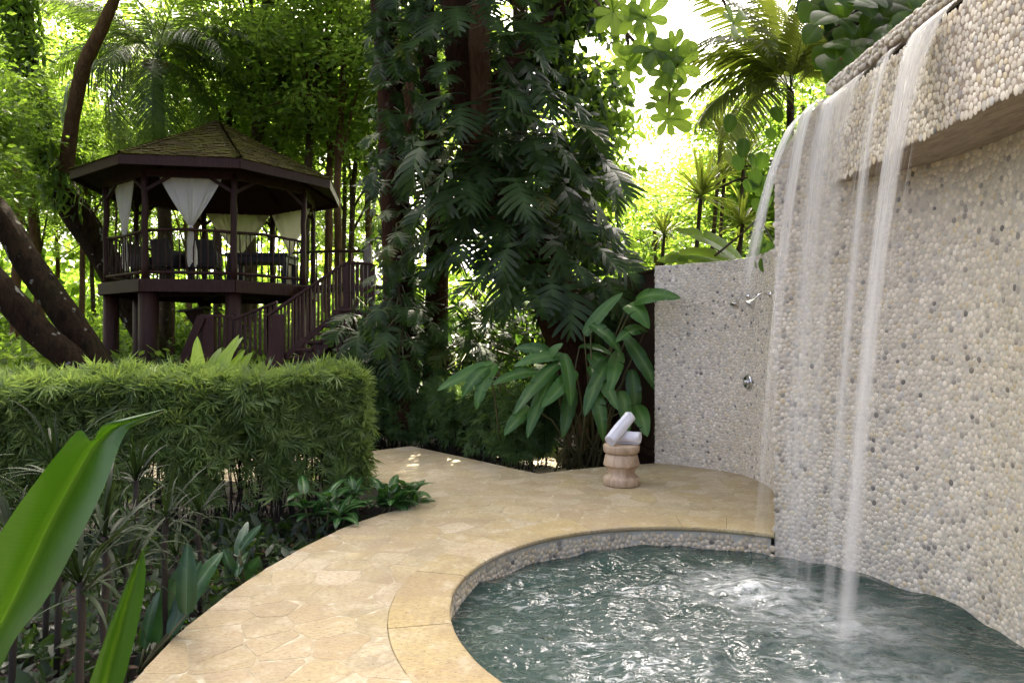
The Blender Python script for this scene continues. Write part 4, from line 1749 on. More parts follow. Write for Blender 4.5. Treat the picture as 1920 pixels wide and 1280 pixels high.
def tree(name, label, base, top, r0, r1, crowns, bark, bend=.3, group=None, limbs=4):
    """trunk from base to top, limbs into each crown"""
    base, top = Vector(base), Vector(top)
    t = thing(name, label, 'tree', base, group)
    H = top - base
    side = Vector((random.uniform(-1, 1), random.uniform(-1, 1), 0)) * bend
    pts = [H * (i / 9) + side * math.sin(math.pi * i / 9 * 1.3) * (i / 9) + Vector((random.uniform(-.03, .03), random.uniform(-.03, .03), 0)) for i in range(10)]
    b = MB()
    b.tube(pts, [r0 + (r1 - r0) * (i / 9) + (r0 * .35 if i == 0 else 0) for i in range(10)], 10, jit=.06)
    b.obj('trunk', bark, t, True)
    for (me, cen), (dx, dy, dz), s_ in crowns:
        c = H + Vector((dx, dy, dz))
        o = link('crown', me, t, c)
        o.rotation_euler = (0, 0, random.uniform(0, 6.28))
        o.scale = (s_, s_, s_ * random.uniform(.9, 1.15))
        b = MB()
        M = Matrix.Rotation(o.rotation_euler.z, 3, 'Z')
        for k in range(limbs):
            q_ = M @ Vector(cen[random.randrange(len(cen))]) * s_ + c
            u = random.uniform(.45, .95)
            p0 = H * u + side * math.sin(math.pi * u * 1.3) * u
            mid = p0.lerp(q_, .5) + Vector((random.uniform(-.3, .3), random.uniform(-.3, .3), .25))
            b.tube([p0, p0.lerp(mid, .5), mid, mid.lerp(q_, .55), q_], [r1 * .6, r1 * .5, r1 * .38, r1 * .25, r1 * .1], 6)
        b.obj('limb', bark, t, True)
    return t


# ---- forest behind the gazebo and around the garden
FOREST = [
    # px of trunk at horizon, Y, px shift at top, radius, crown offsets
    (478, 21.0, -4, .15, 'straight trunk rising behind the right slope of the gazebo roof'),
    (560, 19.0, 40, .15, 'slanting trunk beside the right eave of the gazebo'),
    (606, 19.5, 14, .14, 'tree whose trunk stands just right of the gazebo eave'),
    (640, 18.0, -6, .13, 'tree between the gazebo eave and the vine covered trunk'),
    (664, 22.0, 10, .12, 'thin tree standing left of the vine covered trunk'),
    (340, 24.0, 30, .13, 'thin tree behind the gazebo centre'),
    (410, 20.5, 12, .16, 'tree seen through the rear opening of the gazebo'),
    (28, 20.0, -12, .17, 'pale trunked tree at the far left behind the leaning trunks'),
    (92, 22.0, -30, .15, 'tree between the leaning trunks at the left'),
    (150, 25.0, 6, .11, 'slim tree left of the gazebo under its eave'),
    (182, 28.0, -4, .10, 'slimmest tree left of the gazebo supports'),
    (-40, 24.0, 4, .14, 'tree at the left border of the picture'),
    (530, 27.0, 20, .13, 'tree behind the right curtain of the gazebo'),
    (700, 25.0, -16, .14, 'tree behind the landing of the gazebo stairs'),
    (250, 27.0, -20, .13, 'tree behind the left half of the gazebo'),
    (800, 24.0, 10, .15, 'tree behind the vine covered trunks'),
    (520, 23.0, -14, .10, 'slim leaning tree behind the middle of the right roof slope'),
    (585, 25.0, -8, .09, 'slim pale tree behind the right end of the gazebo'),
    (628, 24.5, 20, .10, 'slim tree behind the bridge railing'),
    (446, 26.0, 8, .10, 'slim tree just left of the roof peak line'),
    (60, 27.0, 22, .11, 'slim tree crossing behind the upper leaning trunk'),
    (122, 30.0, -10, .10, 'far slim tree left of the gazebo roof'),
    (360, 29.0, -14, .11, 'far slim tree behind the front curtain'),
]
for i, (px, Y, sh, r_, lab) in enumerate(FOREST):
    if Y < 24:
        Y += 1.6
    b0 = W(px, 640, Y)
    b0.z = -.2
    h = random.uniform(9.4, 11.2) + (1.0 if Y < 20 else 0)
    tp = Vector(((px + sh - 960) / FPX * Y, Y + random.uniform(-.6, .6), h))
    cr = [(random.choice(CROWNS + CROWNM), (random.uniform(-1.2, 1.2), random.uniform(-1, 1), random.uniform(-1.2, .6)), random.uniform(.9, 1.2)),
          (random.choice(CROWNS), (random.uniform(-1.5, 1.5), random.uniform(.5, 2), random.uniform(-4.6, -3.0)), random.uniform(.4, .65))]
    if Y < 24.5:
        cr = cr[:1]
    tree('forest_tree', lab, b0, tp, r_, r_ * .6, cr, random.choice((BARKPALE, BARKPALE, BARKRED)), .35, 'forest trees behind the gazebo')
# right side, lower crowns so that the sky stays open
for (px, Y, h, s_, lab) in ((1215, 17.0, 4.6, .85, 'bushy tree with sunlit crown right of the vine covered tree'), (1290, 22.0, 5.2, .95, 'sunlit tree below the open sky beyond the lower pebble wall'),
                            (1400, 20.0, 7.6, .95, 'sunlit tree behind the spiky palms'), (1150, 23.0, 7.0, 1.0, 'tall sunlit tree peeping out behind the vine covered tree'),
                            (1500, 18.0, 7.8, .95, 'sunlit tree behind the tall pebble wall'), (1345, 24.0, 6.6, .9, 'far sunlit tree directly under the open sky')):
    b0 = W(px, 640, Y)
    b0.z = -.2
    tp = Vector((b0.x + random.uniform(-.4, .4), Y, h))
    cr = [(random.choice(CROWNM), (0, 0, -.6), s_), (random.choice(CROWNM), (random.uniform(-1.5, 1.5), 1.0, -2.2), s_ * .8)]
    tree('garden_tree', lab, b0, tp, .14, .07, cr, BARKPALE, .3, 'sunlit trees beyond the pebble walls')

tree('added_shade_tree', 'tall tree added behind the massive vine covered tree, crown out of view to shade pool and deck', (-.2, 17.2, -.2), (.3, 17.2, 14.6), .3, .16,  # added tree: unseen crowns block the sun over pool and deck
     [(CROWNM[k % 2], d_, s_) for k, (d_, s_) in enumerate((((.0, 0, 0), 1.1), ((2.6, .3, .4), 1.0), ((-2.6, .2, .2), 1.05), ((.8, -1.2, 1.4), 1.0), ((4.8, .6, .6), .9), ((1.4, 2.4, 1.0), 1.0), ((-4.6, 1.0, .3), .9)))], BARKPALE, .3)

tree('added_shade_tree', 'tall tree added behind the gazebo, crown out of view to shade its roof', (-8.4, 21.2, -.2), (-7.4, 20.8, 13.9), .2, .12,  # added tree: crowns above the view keep sun off the gazebo roof
     [(CROWNM[k % 2], d_, s_) for k, (d_, s_) in enumerate((((.0, 0, 0), .95), ((2.4, .1, .2), .9), ((-2.4, .2, .1), .9), ((.6, 1.6, 1.0), .9)))], BARKPALE, .3)

# ---- understory shrubs, each its own
SHLAB = ['sunlit shrub at the left border below the leaning trunks', 'sunlit shrub under the lower leaning trunk', 'sunlit shrub between leaning trunk and gazebo support', 'shrub behind the leftmost gazebo support',
         'shrub seen between the two left gazebo supports', 'shrub behind the tilted box under the gazebo', 'shrub behind the front gazebo support', 'shrub behind the foot of the stairs', 'shrub behind the middle of the stair railing',
         'shrub behind the stair landing', 'shrub between stair landing and vine covered trunk', 'large far shrub behind the left leaning trunks', 'large far shrub behind the left curtain', 'large far shrub behind the dining table',
         'large far shrub behind the bridge railing', 'bright shrub over the board fence corner', 'bright shrub above the left half of the lower pebble wall', 'bright shrub above the shower fittings', 'bright shrub between the massive tree and the board fence', 'bright shrub beside the tall wall corner']
k = 0
for (px, Y, z, s_, kind) in ((20, 18, .6, 1.1, 0), (110, 17.5, .5, 1.0, 0), (150, 21, .8, 1.2, 0), (235, 20, .5, 1.1, 0), (330, 20.5, .7, 1.2, 0), (390, 22, .9, 1.3, 0), (470, 21.5, .8, 1.2, 0), (545, 20, .6, 1.0, 0),
                             (600, 18, .7, 1.0, 0), (650, 20, .9, 1.1, 0), (700, 17, .7, .9, 0), (60, 26, 1.0, 1.6, 0), (290, 28, 1.2, 1.7, 0), (450, 29, 1.2, 1.7, 0), (600, 27, 1.2, 1.6, 0),
                             (1240, 13.5, 1.6, .9, 0), (1320, 14.5, 1.7, 1.0, 0), (1400, 13.0, 1.7, .9, 0), (1180, 14.5, 1.5, 1.0, 0), (1460, 12.5, 2.0, .9, 0)):
    b0 = W(px, 640, Y)
    where = 'behind the gazebo' if px < 720 else 'behind the lower pebble wall'
    t = thing('understory_shrub', SHLAB[k], 'shrub', (b0.x, Y, -.2), 'understory shrubs ' + where)
    o = link('foliage', SHRUBS[k % 2], t, (0, 0, z + .4))
    o.scale = (s_ * 1.25, s_, s_ * 1.2)
    o.rotation_euler.z = random.uniform(0, 6)
    b = MB()
    for q_ in range(5):
        a = random.uniform(0, 6.28)
        b.tube([(0, 0, 0), (.2 * math.cos(a), .2 * math.sin(a), z * .6), (.6 * math.cos(a), .6 * math.sin(a), z + .3)], [.03, .022, .01], 5)
    b.obj('stem', BARKPALE, t, True)
    k += 1

# ---- far wood that reads as one mass
def far_wood():
    n = 80000
    a = rng.uniform(R(-62), R(58), n)
    d = rng.uniform(34, 52, n)
    hmax = np.where(a < R(9), 20.0, 9.0 + 4 * np.clip((a - R(16)) / R(20), 0, 1))
    z = np.where(rng.random(n) < .28, 5.5 * rng.random(n), hmax * rng.random(n) ** 1.5)
    cl = np.sin(a * 37 + z * .8) + np.sin(a * 61 - z * .5) + np.sin(d * 1.1 + z)
    keepm = (cl > -1.1) | (z < 5)
    a, d, z = a[keepm], d[keepm], z[keepm]
    n = len(a)
    pos = np.stack([np.sin(a) * d, np.cos(a) * d, z], -1)
    V, F, r_ = scatter(tpl_diamond(.3), pos, unit(rng.normal(size=(n, 3)) + np.array((0, 0, -.5))), unit(rng.normal(size=(n, 3)) + np.array((0, 0, .7))), rng.uniform(.35, .8, n))
    o = mobj('far_wood', V, F, L_MID, None, False, {'rnd': r_})
    tag(o, 'far sunlit wood filling the background', 'woodland', None, 'stuff')
far_wood()


def ground_cover():
    n = 26000
    a = rng.uniform(R(-50), R(40), n)
    d = 14.5 + 34 * rng.random(n) ** 1.2
    pos = np.stack([np.sin(a) * d, np.cos(a) * d, -.15 + rng.random(n) ** 1.5 * 1.5], -1)
    V, F, r_ = scatter(tpl_leaf(.22), pos, unit(rng.normal(size=(n, 3)) + np.array((0, 0, .2))), unit(rng.normal(size=(n, 3)) * .5 + np.array((0, 0, 1))), rng.uniform(.15, .4, n))
    tag(mobj('ground_cover', V, F, L_FAR, None, True, {'rnd': r_}), 'low green ground cover under the forest trees', 'ground cover', None, 'stuff')
ground_cover()

# ---- big leaning trunks at the left
def stem_px(b, pts, n=22, sides=14, jit=.05, origin=Vector((0, 0, 0))):
    P = [list(W(px, py, Y) - origin) + [r_] for px, py, Y, r_ in pts]
    S = spline(P, n)
    b.tube([s_[:3] for s_ in S], [max(.01, s_[3]) for s_ in S], sides, jit=jit)


o0 = Vector((-7.2, 12.2, -.2))
t = thing('leaning_tree', 'thick mossy tree with two trunks leaning left at the left border', 'tree', o0)
b = MB(); stem_px(b, [(225, 790, 12.0, .40), (180, 680, 12.0, .26), (122, 590, 12.0, .235), (55, 495, 12.1, .23), (0, 405, 12.2, .22), (-70, 320, 12.4, .25), (-160, 200, 12.6, .26)], origin=o0); b.obj('trunk', BARK, t, True)
b = MB(); stem_px(b, [(190, 800, 11.7, .36), (145, 690, 11.6, .24), (80, 630, 11.5, .23), (20, 565, 11.4, .23), (-50, 500, 11.3, .3), (-150, 420, 11.2, .26)], origin=o0); b.obj('trunk', BARK, t, True)
for (px, py, Y, s_) in ((-190, 150, 12.6, .8), (-260, 300, 11.4, .8)):
    o = link('crown', CROWNM[0][0], t, W(px, py, Y) - o0)
    o.scale = (s_, s_, s_)
o0 = Vector((-8.6, 16.5, -.2))
t = thing('forked_tree', 'dark bent tree behind the gazebo edge with a reddish limb rising from its fork', 'tree', o0)
b = MB(); stem_px(b, [(350, 760, 18.6, .42), (300, 670, 18.6, .36), (258, 600, 18.5, .36), (195, 480, 18.0, .36), (125, 372, 17.5, .36), (75, 275, 17.0, .32), (50, 150, 16.6, .30), (38, 30, 16.4, .28), (20, -120, 16.2, .3)], 26, origin=o0); b.obj('trunk', BARK, t, True)
b = MB(); stem_px(b, [(120, 365, 17.4, .20), (124, 320, 17.0, .17), (133, 240, 16.6, .16), (150, 150, 16.2, .15), (165, 105, 16.0, .14), (190, 55, 15.9, .13), (222, -20, 15.8, .11), (240, -90, 15.8, .09)], 22, 10, origin=o0); b.obj('limb', BARKRED, t, True)
# ferns and small leaves growing on the trunk
n = 1500
s_ = rng.random(n)
tr = np.array([list(W(px, py, Y)) for px, py, Y in ((125, 372, 17.1), (75, 275, 16.6), (50, 150, 16.2), (38, 30, 16.0), (25, -60, 15.9))])
i_ = np.clip((s_ * 4).astype(int), 0, 3)
p_ = tr[i_] + (tr[i_ + 1] - tr[i_]) * (s_ * 4 - i_)[:, None] + rand_dir(n) * .42
V, F, r_ = scatter(tpl_leaf(.13), p_ - np.array(o0), unit(rng.normal(size=(n, 3)) * .6 + np.array((0, -.3, -1))), unit(rng.normal(size=(n, 3)) + np.array((0, -1, .6))), rng.uniform(.2, .42, n))
mobj('epiphytes', V, F, L_MID, t, True, {'rnd': r_}, 'stuff')
for (px, py, Y, s_) in ((-90, -110, 15.5, .8), (250, -160, 15.8, .8), (110, 40, 19.5, .6)):
    o = link('crown', random.choice(CROWNM)[0], t, W(px, py, Y) - o0)
    o.scale = (s_, s_, s_ * .9)
    o.rotation_euler.z = random.uniform(0, 6)
# leafy saplings in front of the trunks
for (px, py, Y, s_, lab) in ((-30, 215, 14.5, .55, 'leafy sapling in front of the dark bent tree at upper left'), (-25, 350, 15.0, .5, 'leafy sapling at the left border above the leaning trunks'), (215, 262, 19.5, .5, 'dark leaved young tree above the left gazebo eave')):
    c = W(px, py, Y)
    t = thing('sapling', lab, 'sapling', (c.x, Y, -.2))
    b = MB(); b.tube(wob((0, 0, 0), (0, 0, c.z + .2), 8, .05), [.05, .045, .04, .036, .03, .025, .02, .012], 7); b.obj('trunk', BARKPALE, t, True)
    o = link('crown', CROWNM[1][0], t, (0, 0, c.z + .2))
    o.scale = (s_, s_ * .7, s_ * .75)


# ---- coconut palm behind the gazebo
def frond_mesh(name, L, nl, leaf, droop, mat, w=.012, seed=0):
    r = random.Random(seed)
    V, Q = [], []
    pts = []
    p = np.array((0., 0., 0.))
    n = 26
    for i in range(n + 1):
        t_ = i / n
        a = .35 - droop * t_ ** 1.25
        pts.append((p.copy(), a))
        p = p + np.array((0, math.cos(a), math.sin(a))) * L / n
    rw = .018 * L / 3
    for i in range(n):
        b_ = len(V)
        for q_, a in (pts[i], pts[i + 1]):
            k_ = rw * (1 - i / n * .8)
            V += [tuple(q_ + np.array((-k_, 0, 0))), tuple(q_ + np.array((k_, 0, 0))), tuple(q_ + np.array((0, 0, -k_)))]
        Q += [(b_, b_ + 1, b_ + 4, b_ + 3), (b_ + 1, b_ + 2, b_ + 5, b_ + 4), (b_ + 2, b_, b_ + 3, b_ + 5)]
    for i in range(nl):
        t_ = .14 + .86 * i / nl
        f = t_ * n
        k_ = min(n - 1, int(f))
        q_ = pts[k_][0] + (pts[k_ + 1][0] - pts[k_][0]) * (f - k_)
        a = pts[k_][1]
        fw = np.array((0, math.cos(a), math.sin(a)))
        ll = leaf * (math.sin(math.pi * (.18 + .75 * t_)) ** .8) * r.uniform(.85, 1.1)
        for sg in (-1, 1):
            d = unit(np.array((sg * 1.0, 0, 0)) + fw * (.45 + .5 * t_) + np.array((0, 0, r.uniform(-.15, .15))))
            wv = fw * w * (leaf / .6)
            m1 = q_ + d * ll * .45 + np.array((0, 0, -.04 * ll))
            m2 = q_ + d * ll * .85 + np.array((0, 0, -.38 * ll))
            m3 = q_ + d * ll * .98 + np.array((0, 0, -.62 * ll))
            b_ = len(V)
            for c_, k2 in ((q_, .6), (m1, 1.0), (m2, .7), (m3, .12)):
                V += [tuple(c_ - wv * k2), tuple(c_ + wv * k2)]
            for k3 in range(3):
                x_ = b_ + 2 * k3
                Q.append((x_, x_ + 1, x_ + 3, x_ + 2))
    return mk_mesh(name, V, [np.array(Q)], mat, True)


PF = [frond_mesh('frond', 3.6, 62, .85, 1.3 + .35 * k, L_PALM, .016, k) for k in range(3)]
base = Vector((W(312, 640, 19.6).x, 19.6, -.2))
top = W(295, 112, 19.0)
t = thing('coconut_palm', 'coconut palm with long arching fronds rising above the gazebo roof', 'palm', base)
b = MB()
H = top - base
b.tube([H * (i / 12) + Vector((.25 * math.sin(i * .35), 0, 0)) * (i / 12) * (1 - i / 12) * 2 for i in range(13)], [.24 - .009 * i for i in range(13)], 12, jit=.05)
b.obj('trunk', BARKPALE, t, True)
b = MB()
for q_ in range(5):
    a = q_ * 1.26
    b.lathe([(.02, -.16), (.11, -.10), (.13, 0), (.10, .10), (.02, .15)], H + Vector((.25 * math.cos(a), .25 * math.sin(a), -.2)), 10)
b.obj('coconut_cluster', BARKRED, t, True)
for i, (az, el, m) in enumerate(((-170, 5, 1), (-150, -20, 2), (-120, 20, 1), (-95, -10, 2), (-70, -25, 2), (-40, 5, 1), (-15, 15, 0), (10, -5, 1), (40, 25, 0), (75, 50, 0), (110, 45, 0), (150, 30, 0), (178, 35, 0), (-135, 60, 0), (-30, 55, 0), (-60, -50, 2), (-120, -45, 2), (-5, -35, 2))):
    d = (math.cos(R(az)) * math.cos(R(el)), math.sin(R(az)) * math.cos(R(el)) * .8, math.sin(R(el)))
    n_ = (-d[0] * math.sin(R(el)), -d[1] * math.sin(R(el)), math.cos(R(el)) + .05)
    place(PF[m], 'frond', t, top, d, n_, random.uniform(.85, 1.08))

# ---- split-leaf climbers on the big trees
MON = [lmesh('leaf', monstera_mesh(8, 1, .46, .5 + .25 * k, k), L_MON) for k in range(4)]
MONB = [lmesh('leaf', monstera_mesh(7, 1, .46, .6 + .3 * k, 10 + k), L_MON) for k in range(2)]

o0 = Vector((.85, 10.8, -.2))
big = thing('big_tree', 'massive dark tree trunk rising behind the heliconias, wrapped in climbing leaves', 'tree', o0)
MAIN = [(1085, 800, 10.8, .52), (1072, 660, 10.8, .40), (1052, 580, 10.8, .42), (1005, 480, 10.8, .36), (940, 370, 10.8, .32), (890, 250, 10.8, .28), (868, 120, 10.8, .26), (850, -60, 10.8, .22), (840, -250, 10.8, .2)]
b = MB(); stem_px(b, MAIN, 30, origin=o0); b.obj('trunk', BARKVINE, big, True)
b = MB(); stem_px(b, [(900, 270, 10.6, .17), (902, 160, 10.5, .16), (898, 70, 10.4, .16), (915, -60, 10.3, .14), (960, -200, 10.2, .12)], 14, 12, origin=o0); b.obj('limb', BARKRED, big, True)
b = MB(); stem_px(b, [(900, 240, 10.9, .15), (960, 120, 11.0, .15), (1040, 30, 11.0, .14), (1120, -80, 11.0, .12)], 14, 10, origin=o0); b.obj('limb', BARKVINE, big, True)
b = MB(); stem_px(b, [(812, 800, 11.6, .24), (818, 600, 11.6, .2), (820, 400, 11.6, .19), (812, 250, 11.6, .17), (800, 60, 11.6, .16), (790, -120, 11.6, .14)], 16, 12, origin=o0); b.obj('trunk', BARKVINE, big, True)
# high crown, over and above the picture, that shades the garden
for (x, y, z, s_) in ((-.4, 10.2, 9.4, .75), (-1.6, 10.4, 9.3, .75), (1.0, 9.8, 9.4, .75), (2.2, 9.6, 9.8, .8), (2.4, 9.8, 11.4, .9), (1.2, 13.9, 11.0, .75), (2.8, 13.9, 11.0, .7), (-1.5, 11, 11.2, 1.0), (1.0, 10.2, 12.0, 1.0), (-3.2, 9.5, 12.2, .9), (-.6, 13.2, 12.6, 1.1), (-4.4, 12.2, 12.4, .9), (.4, 8.0, 12.4, .8)):
    o = link('crown', random.choice(CROWNM)[0], big, Vector((x, y, z)) - o0)
    o.scale = (s_, s_, s_ * .75)
    o.rotation_euler.z = random.uniform(0, 6)
# dense dark leaves round the trunks
def dark_mass(parent, o0, hull, n, Y0, Y1, size, mat, w=.2, tpl=None):
    P = []
    while len(P) < n:
        px, py = rng.uniform(hull[0], hull[2]), rng.uniform(hull[1], hull[3])
        P.append((px, py, rng.uniform(Y0, Y1)))
    P = np.array(P)
    cl = np.sin(P[:, 0] * .031 + P[:, 1] * .017) + np.sin(P[:, 0] * .019 - P[:, 1] * .041) + .6 * np.sin(P[:, 2] * 5)
    P = P[cl > -.55]
    n = len(P)
    pos = np.stack([(P[:, 0] - 960) / FPX * P[:, 2], P[:, 2], EYE - (P[:, 1] - 640) / FPX * P[:, 2]], -1)
    pos += rng.normal(size=pos.shape) * .12
    V, F, r_ = scatter(tpl or tpl_leaf(w), pos - np.array(o0), unit(rng.normal(size=(n, 3)) + np.array((0, -.4, -.9))), unit(rng.normal(size=(n, 3)) * .8 + np.array((0, -.7, .8))), rng.uniform(.6, 1.25, n) * size)
    return mobj('foliage', V, F, mat, parent, True, {'rnd': r_}, 'stuff')


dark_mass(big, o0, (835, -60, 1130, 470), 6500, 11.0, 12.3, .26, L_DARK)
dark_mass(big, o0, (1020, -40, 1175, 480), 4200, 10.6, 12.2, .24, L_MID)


def climber(name, label, region, n, Yf, smin, smax, stem_pts, meshes, md=34, group=None):
    """split leaves over a trunk: every leaf its own part, petioles joined"""
    S = np.array(spline([list(W(px, py, Y)) for px, py, Y, _ in stem_pts], 60))
    o0 = Vector(S[0])
    t = thing(name, label, 'climber', o0, group)
    P, tries = [], 0
    while len(P) < n and tries < n * 60:
        tries += 1
        px, py = random.uniform(*region(None)[0]), random.uniform(*region(None)[1])
        if not region((px, py)):
            continue
        if any((px - a) ** 2 + (py - c) ** 2 < md * md for a, c in P):
            continue
        P.append((px, py))
    b = MB()
    for (px, py) in P:
        Y = Yf(px, py) + random.uniform(-.45, .35)
        p = W(px, py, Y)
        k_ = int(np.argmin(np.abs(S[:, 2] - p.z)))
        c = Vector(S[k_])
        outw = Vector((p.x - c.x, -.55, 0))
        if outw.length < .1:
            outw = Vector((random.uniform(-.4, .4), -1, 0))
        outw.normalize()
        outw = (outw + Vector((random.uniform(-.9, .9), random.uniform(-.4, .2), 0))).normalized()
        dn = random.uniform(.15, 1.7)
        d = (outw + Vector((0, 0, -dn))).normalized()
        n_ = (outw * dn * .9 + Vector((random.uniform(-.35, .35), -.35, .8))).normalized()
        s_ = random.uniform(smin, smax)
        place(random.choice(meshes), 'leaf', t, p, d, n_, s_)
        a_ = c + (p - c) * .25 + Vector((0, 0, .25))
        b.tube([Vector(c) - o0, a_ - o0, p - o0], [.016, .013, .009], 5)
    b.obj('petioles', STEM, t, True, kind='stuff')
    return t


def reg_main(p):
    if p is None:
        return ((770, 1200), (-30, 570))
    px, py = p
    if 866 < px < 928 and 10 < py < 215:
        return False
    # a leaning column that widens downwards
    lo = 800 + 20 * math.sin(py * .02) if py > 130 else 770 + py * .2
    hi = 980 + min(1, py / 300) * 165
    if py > 430:
        lo = 800 + (py - 430) * 1.2
        hi = 1155 - (py - 430) * .1
    return lo < px < hi


climber('split_leaf_climber', 'large split leaved climber hanging over the massive tree trunk', reg_main, 150, lambda px, py: 10.0 - .3 * math.sin((px - 800) / 380 * 3.14), .32, .80, MAIN, MON + MONB, 23)
LEFT = [(762, 800, 11.0, .3), (755, 700, 11.0, .27), (746, 500, 11.0, .25), (738, 300, 11.0, .23), (728, 130, 11.0, .2), (712, -40, 11.0, .18), (700, -220, 11.0, .16)]
o0 = Vector((W(760, 640, 11).x, 11.0, -.2))
lt = thing('vine_covered_tree', 'straight trunk hidden in climbing leaves left of the massive tree', 'tree', o0)
b = MB(); stem_px(b, LEFT, 24, origin=o0); b.obj('trunk', BARKVINE, lt, True)
for (x, y, z, s_) in ((-2.6, 11.2, 11.0, .9), (-4.0, 12.5, 10.6, .9)):
    o = link('crown', random.choice(CROWNM)[0], lt, Vector((x, y, z)) - o0)
    o.scale = (s_, s_, s_ * .8)
dark_mass(lt, o0, (705, -40, 785, 720), 2000, 11.0, 12.0, .22, L_DARK)


def reg_left(p):
    if p is None:
        return ((680, 810), (-20, 700))
    w = 38 + 14 * math.sin(p[1] * .025)
    c = 740 + p[1] * .03
    return abs(p[0] - c) < w


climber('trunk_climber', 'split leaved climber clothing the straight trunk from base to top', reg_left, 95, lambda px, py: 10.55, .30, .48, LEFT, MON + MONB, 18)


def reg_low(p):
    if p is None:
        return ((770, 1010), (560, 730))
    return True


climber('ground_climber', 'low dark split leaved plants growing below the massive tree', reg_low, 60, lambda px, py: 11.2, .32, .50, [(880, 760, 11.5, .1), (880, 660, 11.5, .1), (890, 560, 11.5, .1)], MON + MONB, 24)
tdm = thing('dark_undergrowth', 'dark undergrowth of small leaves between the vine covered trunks', 'undergrowth', (-1, 12, -.2))
dark_mass(tdm, tdm.location, (690, 560, 1110, 760), 3600, 11.6, 13.0, .2, L_DARK)
dark_mass(tdm, tdm.location, (600, 600, 800, 720), 1500, 10.9, 12.3, .18, L_DARK)
tdm['kind'] = 'stuff'


def reg_st(p):
    if p is None:
        return ((645, 712), (575, 700))
    return True


climber('stair_climber', 'glossy split leaved plant growing in front of the gazebo stair landing', reg_st, 16, lambda px, py: 11.2, .42, .60, [(668, 760, 11.5, .1), (662, 660, 11.5, .1), (660, 540, 11.5, .1)], MON, 24)

# aerial roots and hanging dry fibres
for (px, y0, y1, Y, lab) in ((752, 430, 700, 10.3, 'long pale root hanging down the straight vine covered trunk'), (766, 155, 250, 10.2, 'reddish dry root tassel hanging beside the straight trunk')):
    c = W(px, y0, Y)
    t = thing('aerial_root', lab, 'root', c)
    b = MB()
    H = (y1 - y0) / FPX * Y
    for q_ in range(1 if y1 > 400 else 9):
        r_ = .010 if y1 > 400 else .012
        x0 = random.uniform(-.05, .05) if y1 < 400 else 0
        b.tube([(x0 + .035 * math.sin(i * 1.3 + q_), random.uniform(-.03, .03), -H * i / 9 * random.uniform(.96, 1.0)) for i in range(10)], r_, 5)
    b.obj('strand', BARKPALE if y1 > 400 else BARKRED, t, True)

# ---- fences
def fence(name, label, a, b_, z0, z1, n, w, gap):
    a, b_ = Vector((*a, 0)), Vector((*b_, 0))
    t = thing(name, label, 'fence', a)
    d = (b_ - a)
    L = d.length
    u = d.normalized()
    for i in range(n):
        c = u * (L * (i + .5) / n)
        M = Matrix((u, Vector((-u.y, u.x, 0)), Vector((0, 0, 1)))).transposed()
        m = MB()
        h = z1 - z0 + random.uniform(-.012, .012)
        m.box((c.x, c.y, z0 + h / 2), (L / n * (1 - gap), .022, h), M=M)
        m.obj('board', FENCEW, t)
    nn = Vector((-u.y, u.x, 0)) * .04
    for z in (z0 + .3, z1 - .25):
        m = MB(); m.beam(nn + Vector((0, 0, z)), d + nn + Vector((0, 0, z)), .04, .08); m.obj('rail', FENCEW, t)
    m = MB(); m.beam(Vector((0, 0, z1 + .02)), d + Vector((0, 0, z1 + .02)), .08, .03); m.obj('cap_rail', FENCEW, t)


fence('board_fence', 'tall dark red brown board fence meeting the end of the lower pebble wall', (1.93, 9.02), (1.25, 12.8), -.2, 2.52, 34, .1, .06)
fence('picket_fence', 'dark slatted fence behind the massive tree and the heliconias', (1.25, 12.9), (-3.2, 13.4), -.2, 1.95, 44, .1, .42)

# ---- hedges
FAN = [tpl_fan(9, 160, .046) for _ in range(3)]


